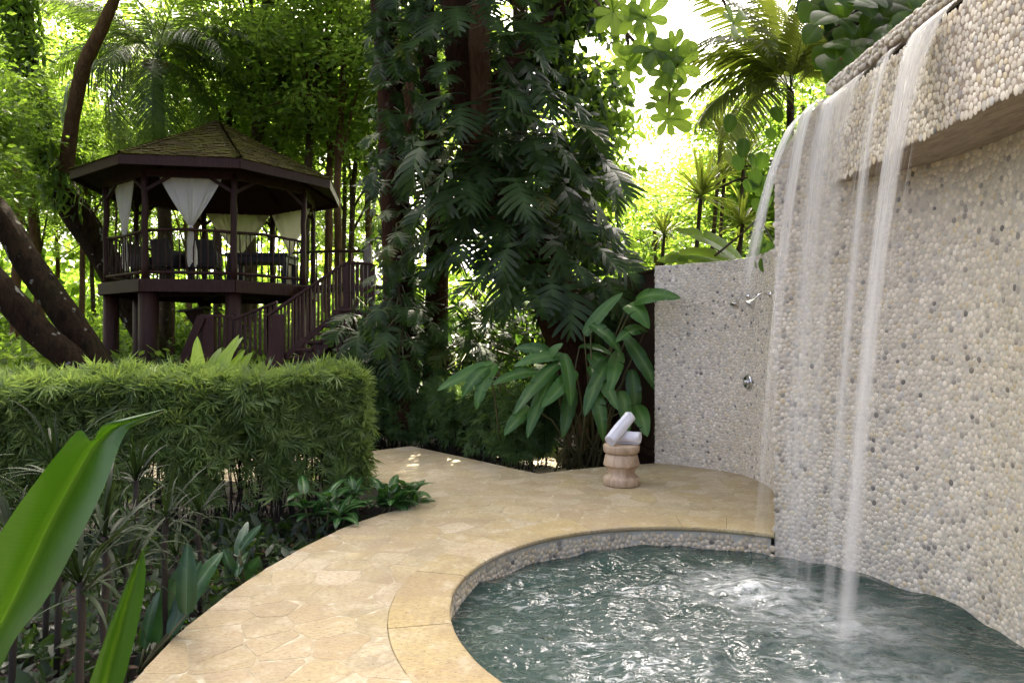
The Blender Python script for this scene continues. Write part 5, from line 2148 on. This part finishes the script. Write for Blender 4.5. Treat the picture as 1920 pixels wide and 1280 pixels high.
def hedge(name, label, F0, d, length, thick, z0, z1, dens, size, mat, seed, ends=True):
    d = np.array(d) / np.linalg.norm(d)
    bk = np.array((-d[1], d[0]))
    o0 = np.array((F0[0], F0[1], -.17))
    t = thing(name, label, 'hedge', o0)
    pos, nor = [], []

    def bulge(u, v):
        return .05 * np.sin(u * 3.1 + v * 4) + .04 * np.sin(u * 7.3 - v * 6) + rng.normal(size=np.shape(u)) * .035
    def face(n, kind):
        u = rng.random(n) * length
        w = rng.random(n)
        dep = rng.random(n) ** 1.5 * .28
        if kind == 'front' or kind == 'back':
            z = z0 + (z1 - z0) * w ** .85
            rag = (z < z0 + .45) & (np.sin(u * 9) + np.sin(u * 23) < rng.uniform(-1, 1.2, n))
            s_ = dep - bulge(u, z)
            th = s_ if kind == 'front' else thick - s_
            p = np.stack([-d[0] * u + bk[0] * th, -d[1] * u + bk[1] * th, z], -1)
            nn = np.tile(np.append(-bk if kind == 'front' else bk, .35), (n, 1))
            p, nn = p[~rag], nn[~rag]
        elif kind == 'top':
            th = thick * w
            z = z1 - dep * .6 + bulge(u, th) * .8 - .10 * np.abs(w - .5) ** 2 * 4
            p = np.stack([-d[0] * u + bk[0] * th, -d[1] * u + bk[1] * th, z], -1)
            nn = np.tile((0, 0, 1.0), (n, 1))
        else:
            th = thick * w
            z = z0 + (z1 - z0) * rng.random(n)
            s_ = dep - bulge(th * 2, z)
            p = np.stack([-d[0] * s_ + bk[0] * th, -d[1] * s_ + bk[1] * th, z], -1)
            nn = np.tile(np.append(d, .35), (n, 1))
        pos.append(p)
        nor.append(nn)
    A = length * (z1 - z0)
    face(int(A * dens), 'front')
    face(int(A * dens * .5), 'back')
    face(int(length * thick * dens * 1.1), 'top')
    if ends:
        face(int(thick * (z1 - z0) * dens * 1.3), 'end')
    pos, nor = np.concatenate(pos), np.concatenate(nor)
    pos = pos + np.array((0, 0, .17))
    n = len(pos)
    dirs = unit(nor * .45 + rng.normal(size=(n, 3)) * .6 + np.array((0, 0, -.12)))
    nn = unit(nor * .9 + rng.normal(size=(n, 3)) * .45 + np.array((0, 0, .45)))
    pick = rng.integers(0, 3, n)
    Vs, Fs, rs, off = [], [], [], 0
    for k_ in range(3):
        m = pick == k_
        V, F, r_ = scatter(FAN[k_], pos[m], dirs[m], nn[m], size * rng.uniform(.65, 1.2, m.sum()))
        Vs.append(V)
        Fs += [f + off for f in F]
        rs.append(r_)
        off += len(V)
    mobj('foliage', np.concatenate(Vs), Fs, mat, t, False, {'rnd': np.concatenate(rs)}, 'stuff')
    b = MB()
    for k_ in range(int(length * 55)):
        u, th = random.uniform(0, length), random.uniform(.08, thick - .08)
        x, y = -d[0] * u + bk[0] * th, -d[1] * u + bk[1] * th
        j = .07
        b.tube([(x, y, 0), (x + random.uniform(-j, j), y + random.uniform(-j, j), z0 * .7 + .2), (x + random.uniform(-j, j) * 2, y + random.uniform(-j, j) * 2, z1 - .15)], [.009, .007, .004], 4, cap=False)
    b.obj('canes', CANE, t, True, kind='stuff')
    return t


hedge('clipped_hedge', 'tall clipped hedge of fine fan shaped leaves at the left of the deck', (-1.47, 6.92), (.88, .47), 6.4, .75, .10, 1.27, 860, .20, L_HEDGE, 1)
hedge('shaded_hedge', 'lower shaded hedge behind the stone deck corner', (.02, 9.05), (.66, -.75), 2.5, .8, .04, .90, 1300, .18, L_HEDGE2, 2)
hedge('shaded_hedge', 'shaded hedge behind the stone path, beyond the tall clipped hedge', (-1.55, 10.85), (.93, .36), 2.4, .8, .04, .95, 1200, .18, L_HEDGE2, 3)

# ---- heliconias in front of the board fence
HEL = [lmesh('leaf', blade_mesh(1, .14, .55 + .2 * k, 4 + 3 * k, 18, .3, seed=k), L_HEL) for k in range(4)]


def zp(x, y):
    return 640 + x / 2.977, 430 + y / 2.977


hl = [((1240, 690), (1290, 950), 1.0), ((1230, 730), (1000, 1010), 1.0), ((1190, 800), (1045, 1130), .95), ((1390, 690), (1485, 820), 1.2), ((1390, 760), (1510, 985), 1.0), ((1550, 680), (1515, 875), 1.0),
      ((1590, 600), (1735, 885), 1.0), ((1620, 780), (1640, 1050), 1.0), ((1355, 590), (1545, 385), .95), ((1390, 530), (1540, 650), 1.15), ((1240, 705), (1000, 755), .9), ((860, 750), (755, 940), 1.0),
      ((850, 745), (590, 910), .85), ((1110, 790), (890, 860), .9), ((1290, 880), (1255, 1115), 1.0), ((1400, 880), (1465, 1120), 1.0), ((1640, 980), (1685, 1110), 1.3), ((1050, 990), (950, 1110), 1.1),
      ((1640, 400), (1775, 360), 1.3), ((1170, 700), (1060, 655), 1.2), ((1310, 790), (1170, 985), 1.0), ((1500, 720), (1420, 900), 1.0), ((1560, 900), (1600, 1100), 1.0), ((820, 770), (700, 880), 1.0), ((1330, 650), (1480, 690), .9),
      ((1600, 420), (1670, 470), 1.6), ((1450, 800), (1370, 1000), .9), ((1700, 560), (1600, 570), 1.0), ((1150, 730), (1190, 660), 1.0)]
hb = Vector((.95, 9.35, -.25))
t = thing('heliconia_clump', 'clump of broad drooping paddle leaves in front of the board fence', 'plant', hb)
b = MB()
for i, ((x0, y0), (x1, y1), s_) in enumerate(hl):
    Y = random.uniform(8.75, 9.25)
    p0, p1 = W(*zp(x0, y0), Y), W(*zp(x1, y1), Y - random.uniform(.15, .5))
    v = p1 - p0
    L = v.length * 1.16
    n_ = Vector((random.uniform(-.35, .35), -.75, .65))
    if y1 < y0:
        n_ = Vector((-.3, -.8, .5))
    dd = v.normalized() + Vector((0, -.1, .22))
    me = HEL[i % 4]
    o = place(me, 'leaf', t, p0, dd, n_, 1.0)
    w_ = s_ * (.62 + .38 * min(1, L / .8)) * .80
    o.matrix_basis = o.matrix_basis @ Matrix.Diagonal((w_, L, w_, 1))
    foot = Vector((hb.x + random.uniform(-.45, .45) + (.0 if x0 > 950 else -.75), hb.y + random.uniform(-.2, .2), -.2))
    m_ = foot.lerp(p0, .6) + Vector((0, .05, .18))
    b.tube([foot - hb, m_ - hb, p0 - hb, p0 + v * .1 - hb], [.018, .014, .009, .006], 6)
b.obj('stems', STEM, t, True, kind='stuff')
# dry hanging leaves at its foot
DRY = leaf_mat('dry brown leaf', (.16, .09, .04), (.30, .19, .10), (.2, .12, .05), .2, .8, 'obj')
DM = lmesh('dry_leaf', blade_mesh(1, .10, 1.2, 5, 10, .8, seed=31), DRY)
for (px, py, L) in ((1085, 800, .45), (1100, 820, .4), (1125, 800, .38), (1150, 835, .35), (1065, 830, .3)):
    p = W(px, py - 20, 9.3)
    place(DM, 'dry_leaf', t, p, (random.uniform(-.3, .3), -.2, -1), (random.uniform(-1, 1), -1, .2), L)

# ---- foreground: great paddle leaf at the left
def px_leaf(name, parent, rows, mat, org):
    """blade through rows of (left edge, midrib, right edge), each (px, py, Y)"""
    Lc = spline([list(W(*r_[0])) for r_ in rows], 40)
    Mc = spline([list(W(*r_[1])) for r_ in rows], 40)
    Rc = spline([list(W(*r_[2])) for r_ in rows], 40)
    V, F, rib, tps = [], [], [], []
    us = (0, .25, .5, .75, .955, 1.0)
    for a, m, c in zip(Lc, Mc, Rc):
        row = [a + (m - a) * u for u in us] + [m + (c - m) * (1 - u) for u in us[::-1][1:]]
        for j, p in enumerate(row):
            k_ = abs(j - 5)
            bul = np.array((0, -.010 * math.sin(math.pi * min(1, k_ / 5)), 0))
            V.append(tuple(p + bul - np.array(org)))
            rib.append((1.0, .55, 0, 0, 0, 0)[k_])
            tps.append(len(V) // 11 + k_ * 1.1)
    w = 11
    for i in range(39):
        for j in range(w - 1):
            F.append((i * w + j, i * w + j + 1, (i + 1) * w + j + 1, (i + 1) * w + j))
    return mobj(name, V, [np.array(F)], mat, parent, True, {'rib': rib, 'tp': tps})


org = Vector((-1.35, 1.75, -.17))
t = thing('paddle_leaf_plant', 'plant with one huge bright green paddle leaf at the near left corner', 'plant', org)
px_leaf('leaf', t, [((-120, 1330, 1.75), (-100, 1345, 1.78), (-80, 1350, 1.75)), ((-110, 1200, 1.66), (-60, 1275, 1.72), (-20, 1290, 1.60)), ((-50, 1080, 1.60), (0, 1175, 1.68), (30, 1195, 1.54)), ((20, 968, 1.58), (45, 1085, 1.66), (90, 1118, 1.52)),
                    ((78, 888, 1.58), (92, 985, 1.65), (150, 1005, 1.53)), ((118, 838, 1.60), (135, 905, 1.65), (190, 925, 1.55)), ((150, 806, 1.62), (172, 842, 1.65), (212, 868, 1.58)), ((172, 826, 1.63), (190, 822, 1.65), (224, 836, 1.60)),
                    ((192, 797, 1.62), (215, 800, 1.64), (240, 806, 1.61)), ((235, 784, 1.62), (252, 788, 1.62), (262, 794, 1.61)), ((310, 766, 1.60), (311, 768, 1.60), (312, 770, 1.60))], L_FRONT, org)
b = MB()
b.tube([W(-100, 1345, 1.78) - org, W(-150, 1500, 1.8) - org, Vector((-.2, .05, .55)), Vector((-.1, 0, 0))], [.014, .016, .02, .024], 8)
b.obj('petiole', STEM, t, True)
org = Vector((-1.05, 1.55, -.17))
t = thing('narrow_leaf_plant', 'plant with a narrow upright bright green leaf beside the deck edge', 'plant', org)
px_leaf('leaf', t, [((150, 1420, 1.52), (165, 1430, 1.54), (180, 1425, 1.52)), ((160, 1310, 1.50), (190, 1320, 1.53), (222, 1310, 1.49)), ((188, 1220, 1.49), (212, 1225, 1.52), (248, 1215, 1.48)), ((218, 1140, 1.49), (236, 1140, 1.51), (266, 1135, 1.48)),
                    ((242, 1080, 1.49), (254, 1080, 1.50), (273, 1078, 1.48)), ((262, 1040, 1.49), (266, 1040, 1.49), (271, 1042, 1.48)), ((268, 1029, 1.48), (269, 1028, 1.48), (270, 1029, 1.48))], L_FRONT, org)
b = MB()
b.tube([W(165, 1430, 1.54) - org, W(150, 1550, 1.55) - org, Vector((0.05, 0, .3)), Vector((0, 0, 0))], [.008, .010, .012, .016], 8)
b.obj('petiole', STEM, t, True)

# ---- dark strap leaved plants in the bed
STRAP = [lmesh('leaf', strap_mesh(1, .027, c, 8), L_STRAP) for c in (.6, 1.2, 1.8, 2.3)]
for (px, py, Y, n, s0, up, lab) in ((105, 880, 3.5, 30, .40, .8, 'dark strap leaved plant reaching up in front of the tall hedge at far left'),
                                (196, 1005, 3.0, 34, .36, .3, 'drooping dark strap leaved plant between the huge leaf and the hedge'),
                                (312, 970, 3.7, 34, .34, .35, 'dark spiky strap leaved plant in the bed below the tall hedge'),
                                (30, 1010, 3.2, 24, .40, .4, 'dark strap leaved plant half hidden behind the huge leaf'),
                                (255, 900, 4.3, 26, .36, .5, 'dusky strap leaved plant at the foot of the tall hedge'),
                                (150, 1090, 2.7, 30, .34, .2, 'low strap leaved plant in front of the narrow upright leaf, nearest the huge leaf'),
                                (235, 1060, 3.3, 30, .34, .2, 'strap leaved plant between the dark paddle leaves and the huge leaf'),
                                (375, 960, 4.4, 26, .30, .3, 'strap leaved plant behind the dark paddle leaves'),
                                (85, 960, 3.9, 28, .40, .5, 'strap leaved plant at the hedge foot behind the huge leaf'),
                                (330, 1040, 4.0, 24, .28, .2, 'small strap leaved plant close behind the dark paddle leaves')):
    c = W(px, py, Y)
    t = thing('strap_plant', lab, 'plant', (c.x, c.y, -.17), 'strap leaved plants in the bed')
    b = MB(); b.tube(wob((0, 0, 0), (0, 0, c.z + .17), 6, .015), .016, 7); b.obj('stem', CANE, t, True)
    for i in range(n):
        a = i * 2.4 + random.uniform(-.3, .3)
        e = random.uniform(-.5, 1.1) + up * .5
        d = Vector((math.cos(a) * math.cos(e), math.sin(a) * math.cos(e), math.sin(e)))
        place(random.choice(STRAP[:2] if e > .7 else STRAP[1:]), 'leaf', t, c + Vector((0, 0, random.uniform(-.06, .03))), d, Vector((-d.x * .3, -d.y * .3, 1)), s0 * random.uniform(.75, 1.25))

# low dark undergrowth that fills the bed
n = 5200
x = rng.uniform(-3.6, -1.2, n)
y = rng.uniform(1.9, 6.4, n)
edge = np.interp(y, [1.6, 2.5, 3.2, 3.7, 4.3, 5.2, 5.8, 6.3, 6.7], [-1.62, -1.72, -1.77, -1.82, -1.79, -1.63, -1.45, -1.2, -.91])
ok = x < edge - .06 - .1 * rng.random(n)
x, y = x[ok], y[ok]
n = len(x)
cl = np.sin(x * 7 + y * 3) + np.sin(x * 3 - y * 8)
hh = np.clip(.10 + .10 * cl, .02, .34) * np.clip((edge[ok] - x) * 4, .25, 1)
pos = np.stack([x, y, -.16 + hh * rng.random(n)], -1)
V, F, r_ = scatter(tpl_leaf(.2), pos, unit(rng.normal(size=(n, 3)) + np.array((0, -.2, .25))), unit(rng.normal(size=(n, 3)) * .6 + np.array((0, -.3, 1))), rng.uniform(.06, .16, n))
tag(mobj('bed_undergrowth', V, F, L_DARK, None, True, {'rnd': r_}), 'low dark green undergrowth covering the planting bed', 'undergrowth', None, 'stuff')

# ---- dark paddle plants at the deck edge
CAL = [lmesh('leaf', blade_mesh(1, .15, .35 + .2 * k, 0, 14, .35, seed=40 + k, wave=.05), L_CALA) for k in range(2)]


def paddles(label, foot, leaves, Y):
    foot = Vector(foot)
    t = thing('paddle_plant', label, 'plant', foot, 'dark paddle leaved plants by the deck edge')
    b = MB()
    for i, (x0, y0, x1, y1, s_) in enumerate(leaves):
        p0, p1 = W(x0, y0, Y + random.uniform(-.08, .08)), W(x1, y1, Y + random.uniform(-.12, .12))
        v = p1 - p0
        L = v.length
        o = place(CAL[i % 2], 'leaf', t, p0, v.normalized() + Vector((0, .08, .10)), Vector((random.uniform(-.4, .4), -1, .2)), 1.0)
        o.matrix_basis = o.matrix_basis @ Matrix.Diagonal((s_ * L, L, s_ * L, 1))
        b.tube([Vector((0, 0, 0)), (foot.lerp(p0, .5) - foot), p0 - foot], [.007, .006, .005], 6)
    b.obj('stems', STEM, t, True, kind='stuff')


paddles('dark glossy paddle leaves standing at the edge of the stone deck', (-1.98, 3.62, -.17), [(295, 1205, 345, 1062, 1.15), (330, 1165, 400, 1030, 1.15), (320, 1190, 372, 1048, .9), (270, 1215, 278, 1115, .9), (350, 1150, 345, 1020, 1.0)], 3.65)
paddles('small upright green plant farther along the deck edge', (-1.85, 4.75, -.17), [(447, 1040, 458, 972, 1.2), (450, 1030, 484, 985, 1.1), (440, 1075, 415, 1035, 1.4), (445, 1080, 452, 1025, 1.4), (452, 1085, 480, 1060, 1.2)], 4.7)

# ---- variegated plant in the bed corner
DI = [lmesh('leaf', blade_mesh(1, .19, .7 + .4 * k, 0, 10, .35, seed=60 + k), L_DIEFF) for k in range(2)]
for (cx, cyy, n, lab) in ((-1.30, 6.48, 46, 'variegated green and white leaved plant in the bed corner by the deck'), (-1.66, 6.05, 40, 'variegated plant at the foot of the tall hedge beside the deck'), (-1.10, 6.74, 26, 'low variegated plant leaning over the deck corner')):
    t = thing('variegated_plant', lab, 'plant', (cx, cyy, -.17), 'variegated plants by the deck')
    for s_ in range(5):
        fx, fy = random.uniform(-.16, .16), random.uniform(-.12, .12)
        h = random.uniform(.20, .48)
        b = MB(); b.tube([(fx, fy, 0), (fx * 1.3, fy * 1.3, h * .5), (fx * 1.6, fy * 1.6, h)], [.009, .008, .006], 6); b.obj('stem', STEM, t, True)
        for q_ in range(n // 5 + 1):
            a = q_ * 2.4 + s_
            e = random.uniform(.0, 1.1)
            d = Vector((math.cos(a) * math.cos(e), math.sin(a) * math.cos(e), math.sin(e)))
            zz = h * random.uniform(.6, 1.0)
            place(random.choice(DI), 'leaf', t, Vector((cx + fx * 1.5, cyy + fy * 1.5, -.17 + zz)), d, Vector((-d.x * .4, -d.y * .4, 1)), random.uniform(.17, .28))

# ---- pale broad leaves behind the hedge, before the stairs
LM = [lmesh('leaf', blade_mesh(1, .13, .5 + .6 * k, 0, 12, .5, seed=70 + k), L_LIME) for k in range(2)]
f0 = Vector((W(392, 700, 9.4).x, 9.4, .55))
t = thing('broad_leaf_plant', 'plant with pale sunlit strap leaves showing above the tall hedge', 'plant', (f0.x, f0.y, -.17))
for i, (x1, y1, L) in enumerate(((346, 640, .5), (402, 622, .52), (424, 632, .46), (345, 668, .4), (460, 668, .42), (378, 650, .4), (440, 660, .4))):
    p1 = W(x1, y1, 9.2)
    v = p1 - f0
    place(LM[i % 2], 'leaf', t, f0, v.normalized() + Vector((0, 0, .15)), Vector((random.uniform(-.5, .5), -1, .5)), v.length * 1.05)
b = MB(); b.tube([(0, 0, 0), (0, 0, .72)], .03, 8); b.obj('stem', STEM, t, True)
t = thing('small_bush', 'small dark leaved bush beside the front left gazebo support', 'bush', (W(305, 640, 12).x, 12.0, -.17))
o = link('foliage', SHRUBD[0], t, (0, 0, 1.05)); o.scale = (.36, .3, .5)
b = MB(); b.tube([(0, 0, 0), (.02, 0, .9)], .015, 6); b.obj('stem', BARKPALE, t, True)

# ---- plants beyond the pebble walls, right
SPK = [lmesh('leaf_rosette', (lambda q: (q[0], q[1]))((lambda rs: rs)(strap_mesh(1, .022, 1.0, 5))), L_PALMR)]


def rosette(n, L, w, seed, elo=-.4, ehi=1.5):
    r = random.Random(seed)
    Vs, Fs, off = [], [], 0
    for i in range(n):
        V, F = strap_mesh(L * r.uniform(.75, 1.1), w, r.uniform(.3, 1.0), 4)
        a, e = i * 2.4, r.uniform(elo, ehi)
        d = np.array((math.cos(a) * math.cos(e), math.sin(a) * math.cos(e), math.sin(e)))
        n_ = np.array((-math.cos(a) * math.sin(e), -math.sin(a) * math.sin(e), math.cos(e)))
        x = np.cross(d, n_)
        P = np.array(V)
        Vs.append(P[:, 0:1] * x + P[:, 1:2] * d + P[:, 2:3] * n_)
        Fs.append(np.array(F[0]) + off)
        off += len(V)
    return mk_mesh('leaf_rosette', np.concatenate(Vs), [np.concatenate(Fs)], L_PALMR, True)


ROS = [rosette(64, .80, .026, k) for k in range(3)]
for i, (px, py, Y, s_, bx, lab) in enumerate(((1353, 252, 11.0, .85, 1330, 'tall spiky dracaena head against the bright sky'), (1314, 368, 10.4, 1.0, 1300, 'large spiky dracaena head in the middle of the gap above the lower wall'), (1395, 300, 11.4, .8, 1385, 'spiky dracaena nearest the corner of the tall wall'),
                                             (1358, 330, 11.8, .8, 1350, 'spiky dracaena half hidden between two others'), (1245, 440, 11.6, .7, 1240, 'low spiky dracaena beside the massive tree'), (1392, 420, 10.6, .8, 1380, 'low yellow green dracaena behind the lower pebble wall'))):
    c = W(px, py, Y)
    ft = Vector(((bx - 960) / FPX * Y, Y + .2, -.2))
    t = thing('dracaena', lab, 'plant', ft, 'dracaenas beyond the lower pebble wall')
    b = MB(); b.tube([Vector((0, 0, 0)), (c - ft) * .5 + Vector((-.08, 0, 0)), c - ft], [.045, .038, .03], 8); b.obj('stem', BARKPALE, t, True)
    o = link('leaf_rosette', ROS[i % 3], t, c - ft)
    o.scale = (s_,) * 3
    o.rotation_euler = (random.uniform(-.2, .2), random.uniform(-.2, .2), i)
# feather palm
AF = [frond_mesh('frond', 1.9, 46, .55, 1.0 + .5 * k, L_PALMR, .022, 10 + k) for k in range(2)]
ft = Vector((W(1482, 640, 9.4).x, 9.4, -.2))
t = thing('feather_palm', 'feather palm with backlit fronds rising behind the tall pebble wall', 'palm', ft)
top = W(1482, 172, 9.4)
b = MB()
H = top - ft
b.tube([Vector((0, 0, 0)), H * .5, H], [.06, .055, .05], 9); b.obj('trunk', BARKPALE, t, True)
for i, (az, el, m) in enumerate(((-175, 50, 0), (-160, 30, 1), (160, 35, 1), (175, 15, 1), (-140, 75, 0), (-90, 45, 0), (100, 70, 0), (30, 60, 0), (0, 40, 1), (-30, 55, 0), (-170, -5, 1), (-150, -25, 1), (-45, 20, 1), (90, 30, 1))):
    d = (math.cos(R(az)) * math.cos(R(el)), math.sin(R(az)) * math.cos(R(el)), math.sin(R(el)))
    n_ = (-d[0] * math.tan(R(el)), -d[1] * math.tan(R(el)), 1.0)
    place(AF[m], 'frond', t, top, d, n_, random.uniform(.75, 1.0))
# banana leaves over the lower wall
BAN = [lmesh('leaf', blade_mesh(1, .17, .8, 9, 18, .2, seed=90 + k), L_LIME if False else L_ALM) for k in range(2)]
ft = Vector((W(1400, 640, 9.6).x, 9.6, -.2))
t = thing('banana_plant', 'banana plant with torn bright leaves showing over the lower pebble wall', 'plant', ft)
b = MB(); b.tube([(0, 0, 0), (.02, 0, 1.3), (0, 0, 2.65)], [.09, .08, .04], 10); b.obj('stem', STEM, t, True)
for i, (x0, y0, x1, y1) in enumerate(((1392, 492, 1288, 432), (1385, 500, 1268, 484), (1400, 480, 1450, 470), (1330, 505, 1250, 490))):
    p0, p1 = W(x0, y0, 9.6), W(x1, y1, 9.4)
    v = p1 - p0
    o = place(BAN[i % 2], 'leaf', t, p0, v.normalized() + Vector((0, 0, .25)), Vector((.1, -.75, .7)), v.length * 1.15)
# heart leaved vine on the wall corner and along the wall top
HRT = lmesh('leaf', (lambda m: m)(blade_mesh(1, .36, .5, 0, 8, .3, seed=101)), L_VINE)
HRO = lmesh('leaf', blade_mesh(1, .34, .6, 0, 8, .3, seed=102), L_ORANGE)
ft = W(1448, 500, 8.3)
t = thing('corner_vine', 'hanging green vine over the lower pebble wall next to the tall wall', 'vine', ft)
b = MB()
for i in range(34):
    px, py = random.uniform(1410, 1456), random.uniform(430, 495)
    p = W(px, py, random.uniform(7.6, 8.4))
    place(HRT, 'leaf', t, p, (random.uniform(-.6, .4), -.5, -.8), (random.uniform(-.5, .3), -1, .5), random.uniform(.13, .22))
b.tube([(0, 0, -.2), (.05, .1, .3), (-.1, 0, .5), (-.3, 0, .35)], .012, 6); b.obj('stem', STEM, t, True)
ft = Vector((3.25, 6.0, 3.4))
t = thing('wall_top_vine', 'dark broad leaved vine with a few orange leaves above the tall pebble wall', 'vine', ft)
nv_ = 0
while nv_ < 150:
    px, py = random.uniform(1500, 1790), random.uniform(-60, 215)
    line = 206 + (px - 1505) * (9 - 206) / 250.0
    if py > line - 4 or px < 1535 + (py - 60) * .25:
        continue
    p = W(px, py, random.uniform(6.0, 7.6))
    nv_ += 1
    me = HRO if nv_ in (14, 77, 130) else HRT
    place(me, 'leaf', t, p, (random.uniform(-.7, .7), -.6, -random.uniform(.2, 1)), (random.uniform(-.6, .4), -1, .6), random.uniform(.22, .40) * (.55 if me is HRO else 1))
b = MB()
for i in range(7):
    p0 = W(1760, -50 + 10 * i, 6.8) - ft
    p1 = W(1545 + 20 * i, 60 + random.uniform(-60, 60), 6.8) - ft
    b.tube([p0, p0.lerp(p1, .5) + Vector((0, 0, .15)), p1], [.02, .014, .006], 6)
b.obj('stems', BARKPALE, t, True, kind='stuff')
dark_mass(t, ft, (1560, -80, 1800, 60), 900, 7.5, 8.6, .34, L_DARK, .3)
# loose vine stems and leaves by the palm
ft = W(1500, 330, 8.6)
t = thing('trailing_vine', 'thin trailing vine with heart shaped leaves left of the tall wall corner', 'vine', ft)
b = MB()
for pts in ([(1520, 262, 8.6), (1450, 300, 8.6), (1400, 312, 8.7), (1370, 306, 8.8)], [(1500, 300, 8.6), (1440, 330, 8.6), (1390, 335, 8.6), (1350, 352, 8.8)], [(1460, 320, 8.6), (1430, 420, 8.5), (1400, 500, 8.4)], [(1450, 380, 8.6), (1400, 430, 8.5), (1340, 480, 8.4)]):
    S_ = spline([list(W(*p) - ft) for p in pts], 10)
    b.tube(S_, .014, 6)
b.obj('stem', BARKPALE, t, True)
for (px, py) in ((1408, 288), (1432, 285), (1412, 318), (1432, 330), (1400, 335), (1420, 340), (1395, 260), (1440, 240), (1470, 245), (1380, 290), (1415, 372), (1436, 360), (1372, 215), (1450, 200)):
    place(HRT, 'leaf', t, W(px, py, 8.4), (random.uniform(-.4, .4), -.4, -1), (random.uniform(-.5, .5), -1, .3), random.uniform(.17, .26))

# ---- overhanging almond branch
ALM = [lmesh('leaf', blade_mesh(1, .24, .4 + .4 * k, 0, 9, .25, seed=120 + k, pw=1.7), L_ALM) for k in range(2)]
ft = W(1090, -40, 8.6)
t = thing('almond_branch', 'overhanging branch with rosettes of broad rounded leaves against the bright sky', 'branch', ft)
b = MB()
whorls = [(1150, 22, 7.4), (1190, 28, 7.2), (1212, 34, 7.1), (1183, 118, 7.2), (1206, 92, 7.1), (1226, 95, 7.0), (1250, 108, 7.0), (1272, 122, 7.0), (1246, 140, 7.0), (1256, 176, 7.0), (1240, 196, 7.1), (1252, 222, 7.0), (1375, 45, 6.8), (1262, 92, 7.0)]
for path in ([(1090, -40, 8.6), (1130, 20, 8.0), (1175, 62, 7.4), (1205, 95, 7.1), (1240, 120, 7.0), (1255, 175, 7.0), (1252, 215, 7.0)], [(1130, 20, 8.0), (1170, 10, 7.4), (1212, 34, 7.1)], [(1205, 95, 7.1), (1250, 105, 7.0), (1272, 122, 7.0)], [(1175, 62, 7.4), (1183, 118, 7.2)], [(1330, -60, 7.0), (1375, 45, 6.8)]):
    S_ = spline([list(W(*p) - ft) for p in path], 14)
    b.tube(S_, [.022 - .014 * i / 13 for i in range(14)], 6)
b.obj('twig', BARKPALE, t, True)
for (px, py, Y) in whorls:
    c = W(px, py, Y)
    ax = Vector((random.uniform(-.4, .4), -.6, random.uniform(-.3, .6))).normalized()
    x = ax.cross(Vector((0, 0, 1))).normalized()
    y = x.cross(ax)
    nl = random.randint(5, 7)
    for q_ in range(nl):
        a = 6.28 * q_ / nl + random.uniform(-.25, .25)
        d = x * math.cos(a) + y * math.sin(a) + ax * .35
        place(random.choice(ALM), 'leaf', t, c, d, ax, random.uniform(.18, .29))

# ---- leaf litter on the soil
n = 16000
x = rng.uniform(-7, 2.4, n)
y = rng.uniform(1.6, 14, n)
ok = np.array([not in_poly(a, c, DECK) for a, c in zip(x, y)]) & (np.hypot(x - 1.3, y - 4.2) > 3.0)
x, y = x[ok], y[ok]
n = len(x)
pos = np.stack([x, y, -.15 + rng.random(n) * .05], -1)
LIT = leaf_mat('fallen leaf', (.012, .007, .004), (.10, .055, .028), (.05, .03, .015), .1, .85)
V, F, r_ = scatter(tpl_leaf(.2), pos, unit(rng.normal(size=(n, 3)) * np.array((1, 1, .25))), unit(rng.normal(size=(n, 3)) * .5 + np.array((0, 0, 1))), rng.uniform(.03, .09, n))
o = mobj('leaf_litter', V, F, LIT, None, True, {'rnd': r_})
tag(o, 'brown fallen leaves lying on the dark soil', 'leaf litter', None, 'stuff')
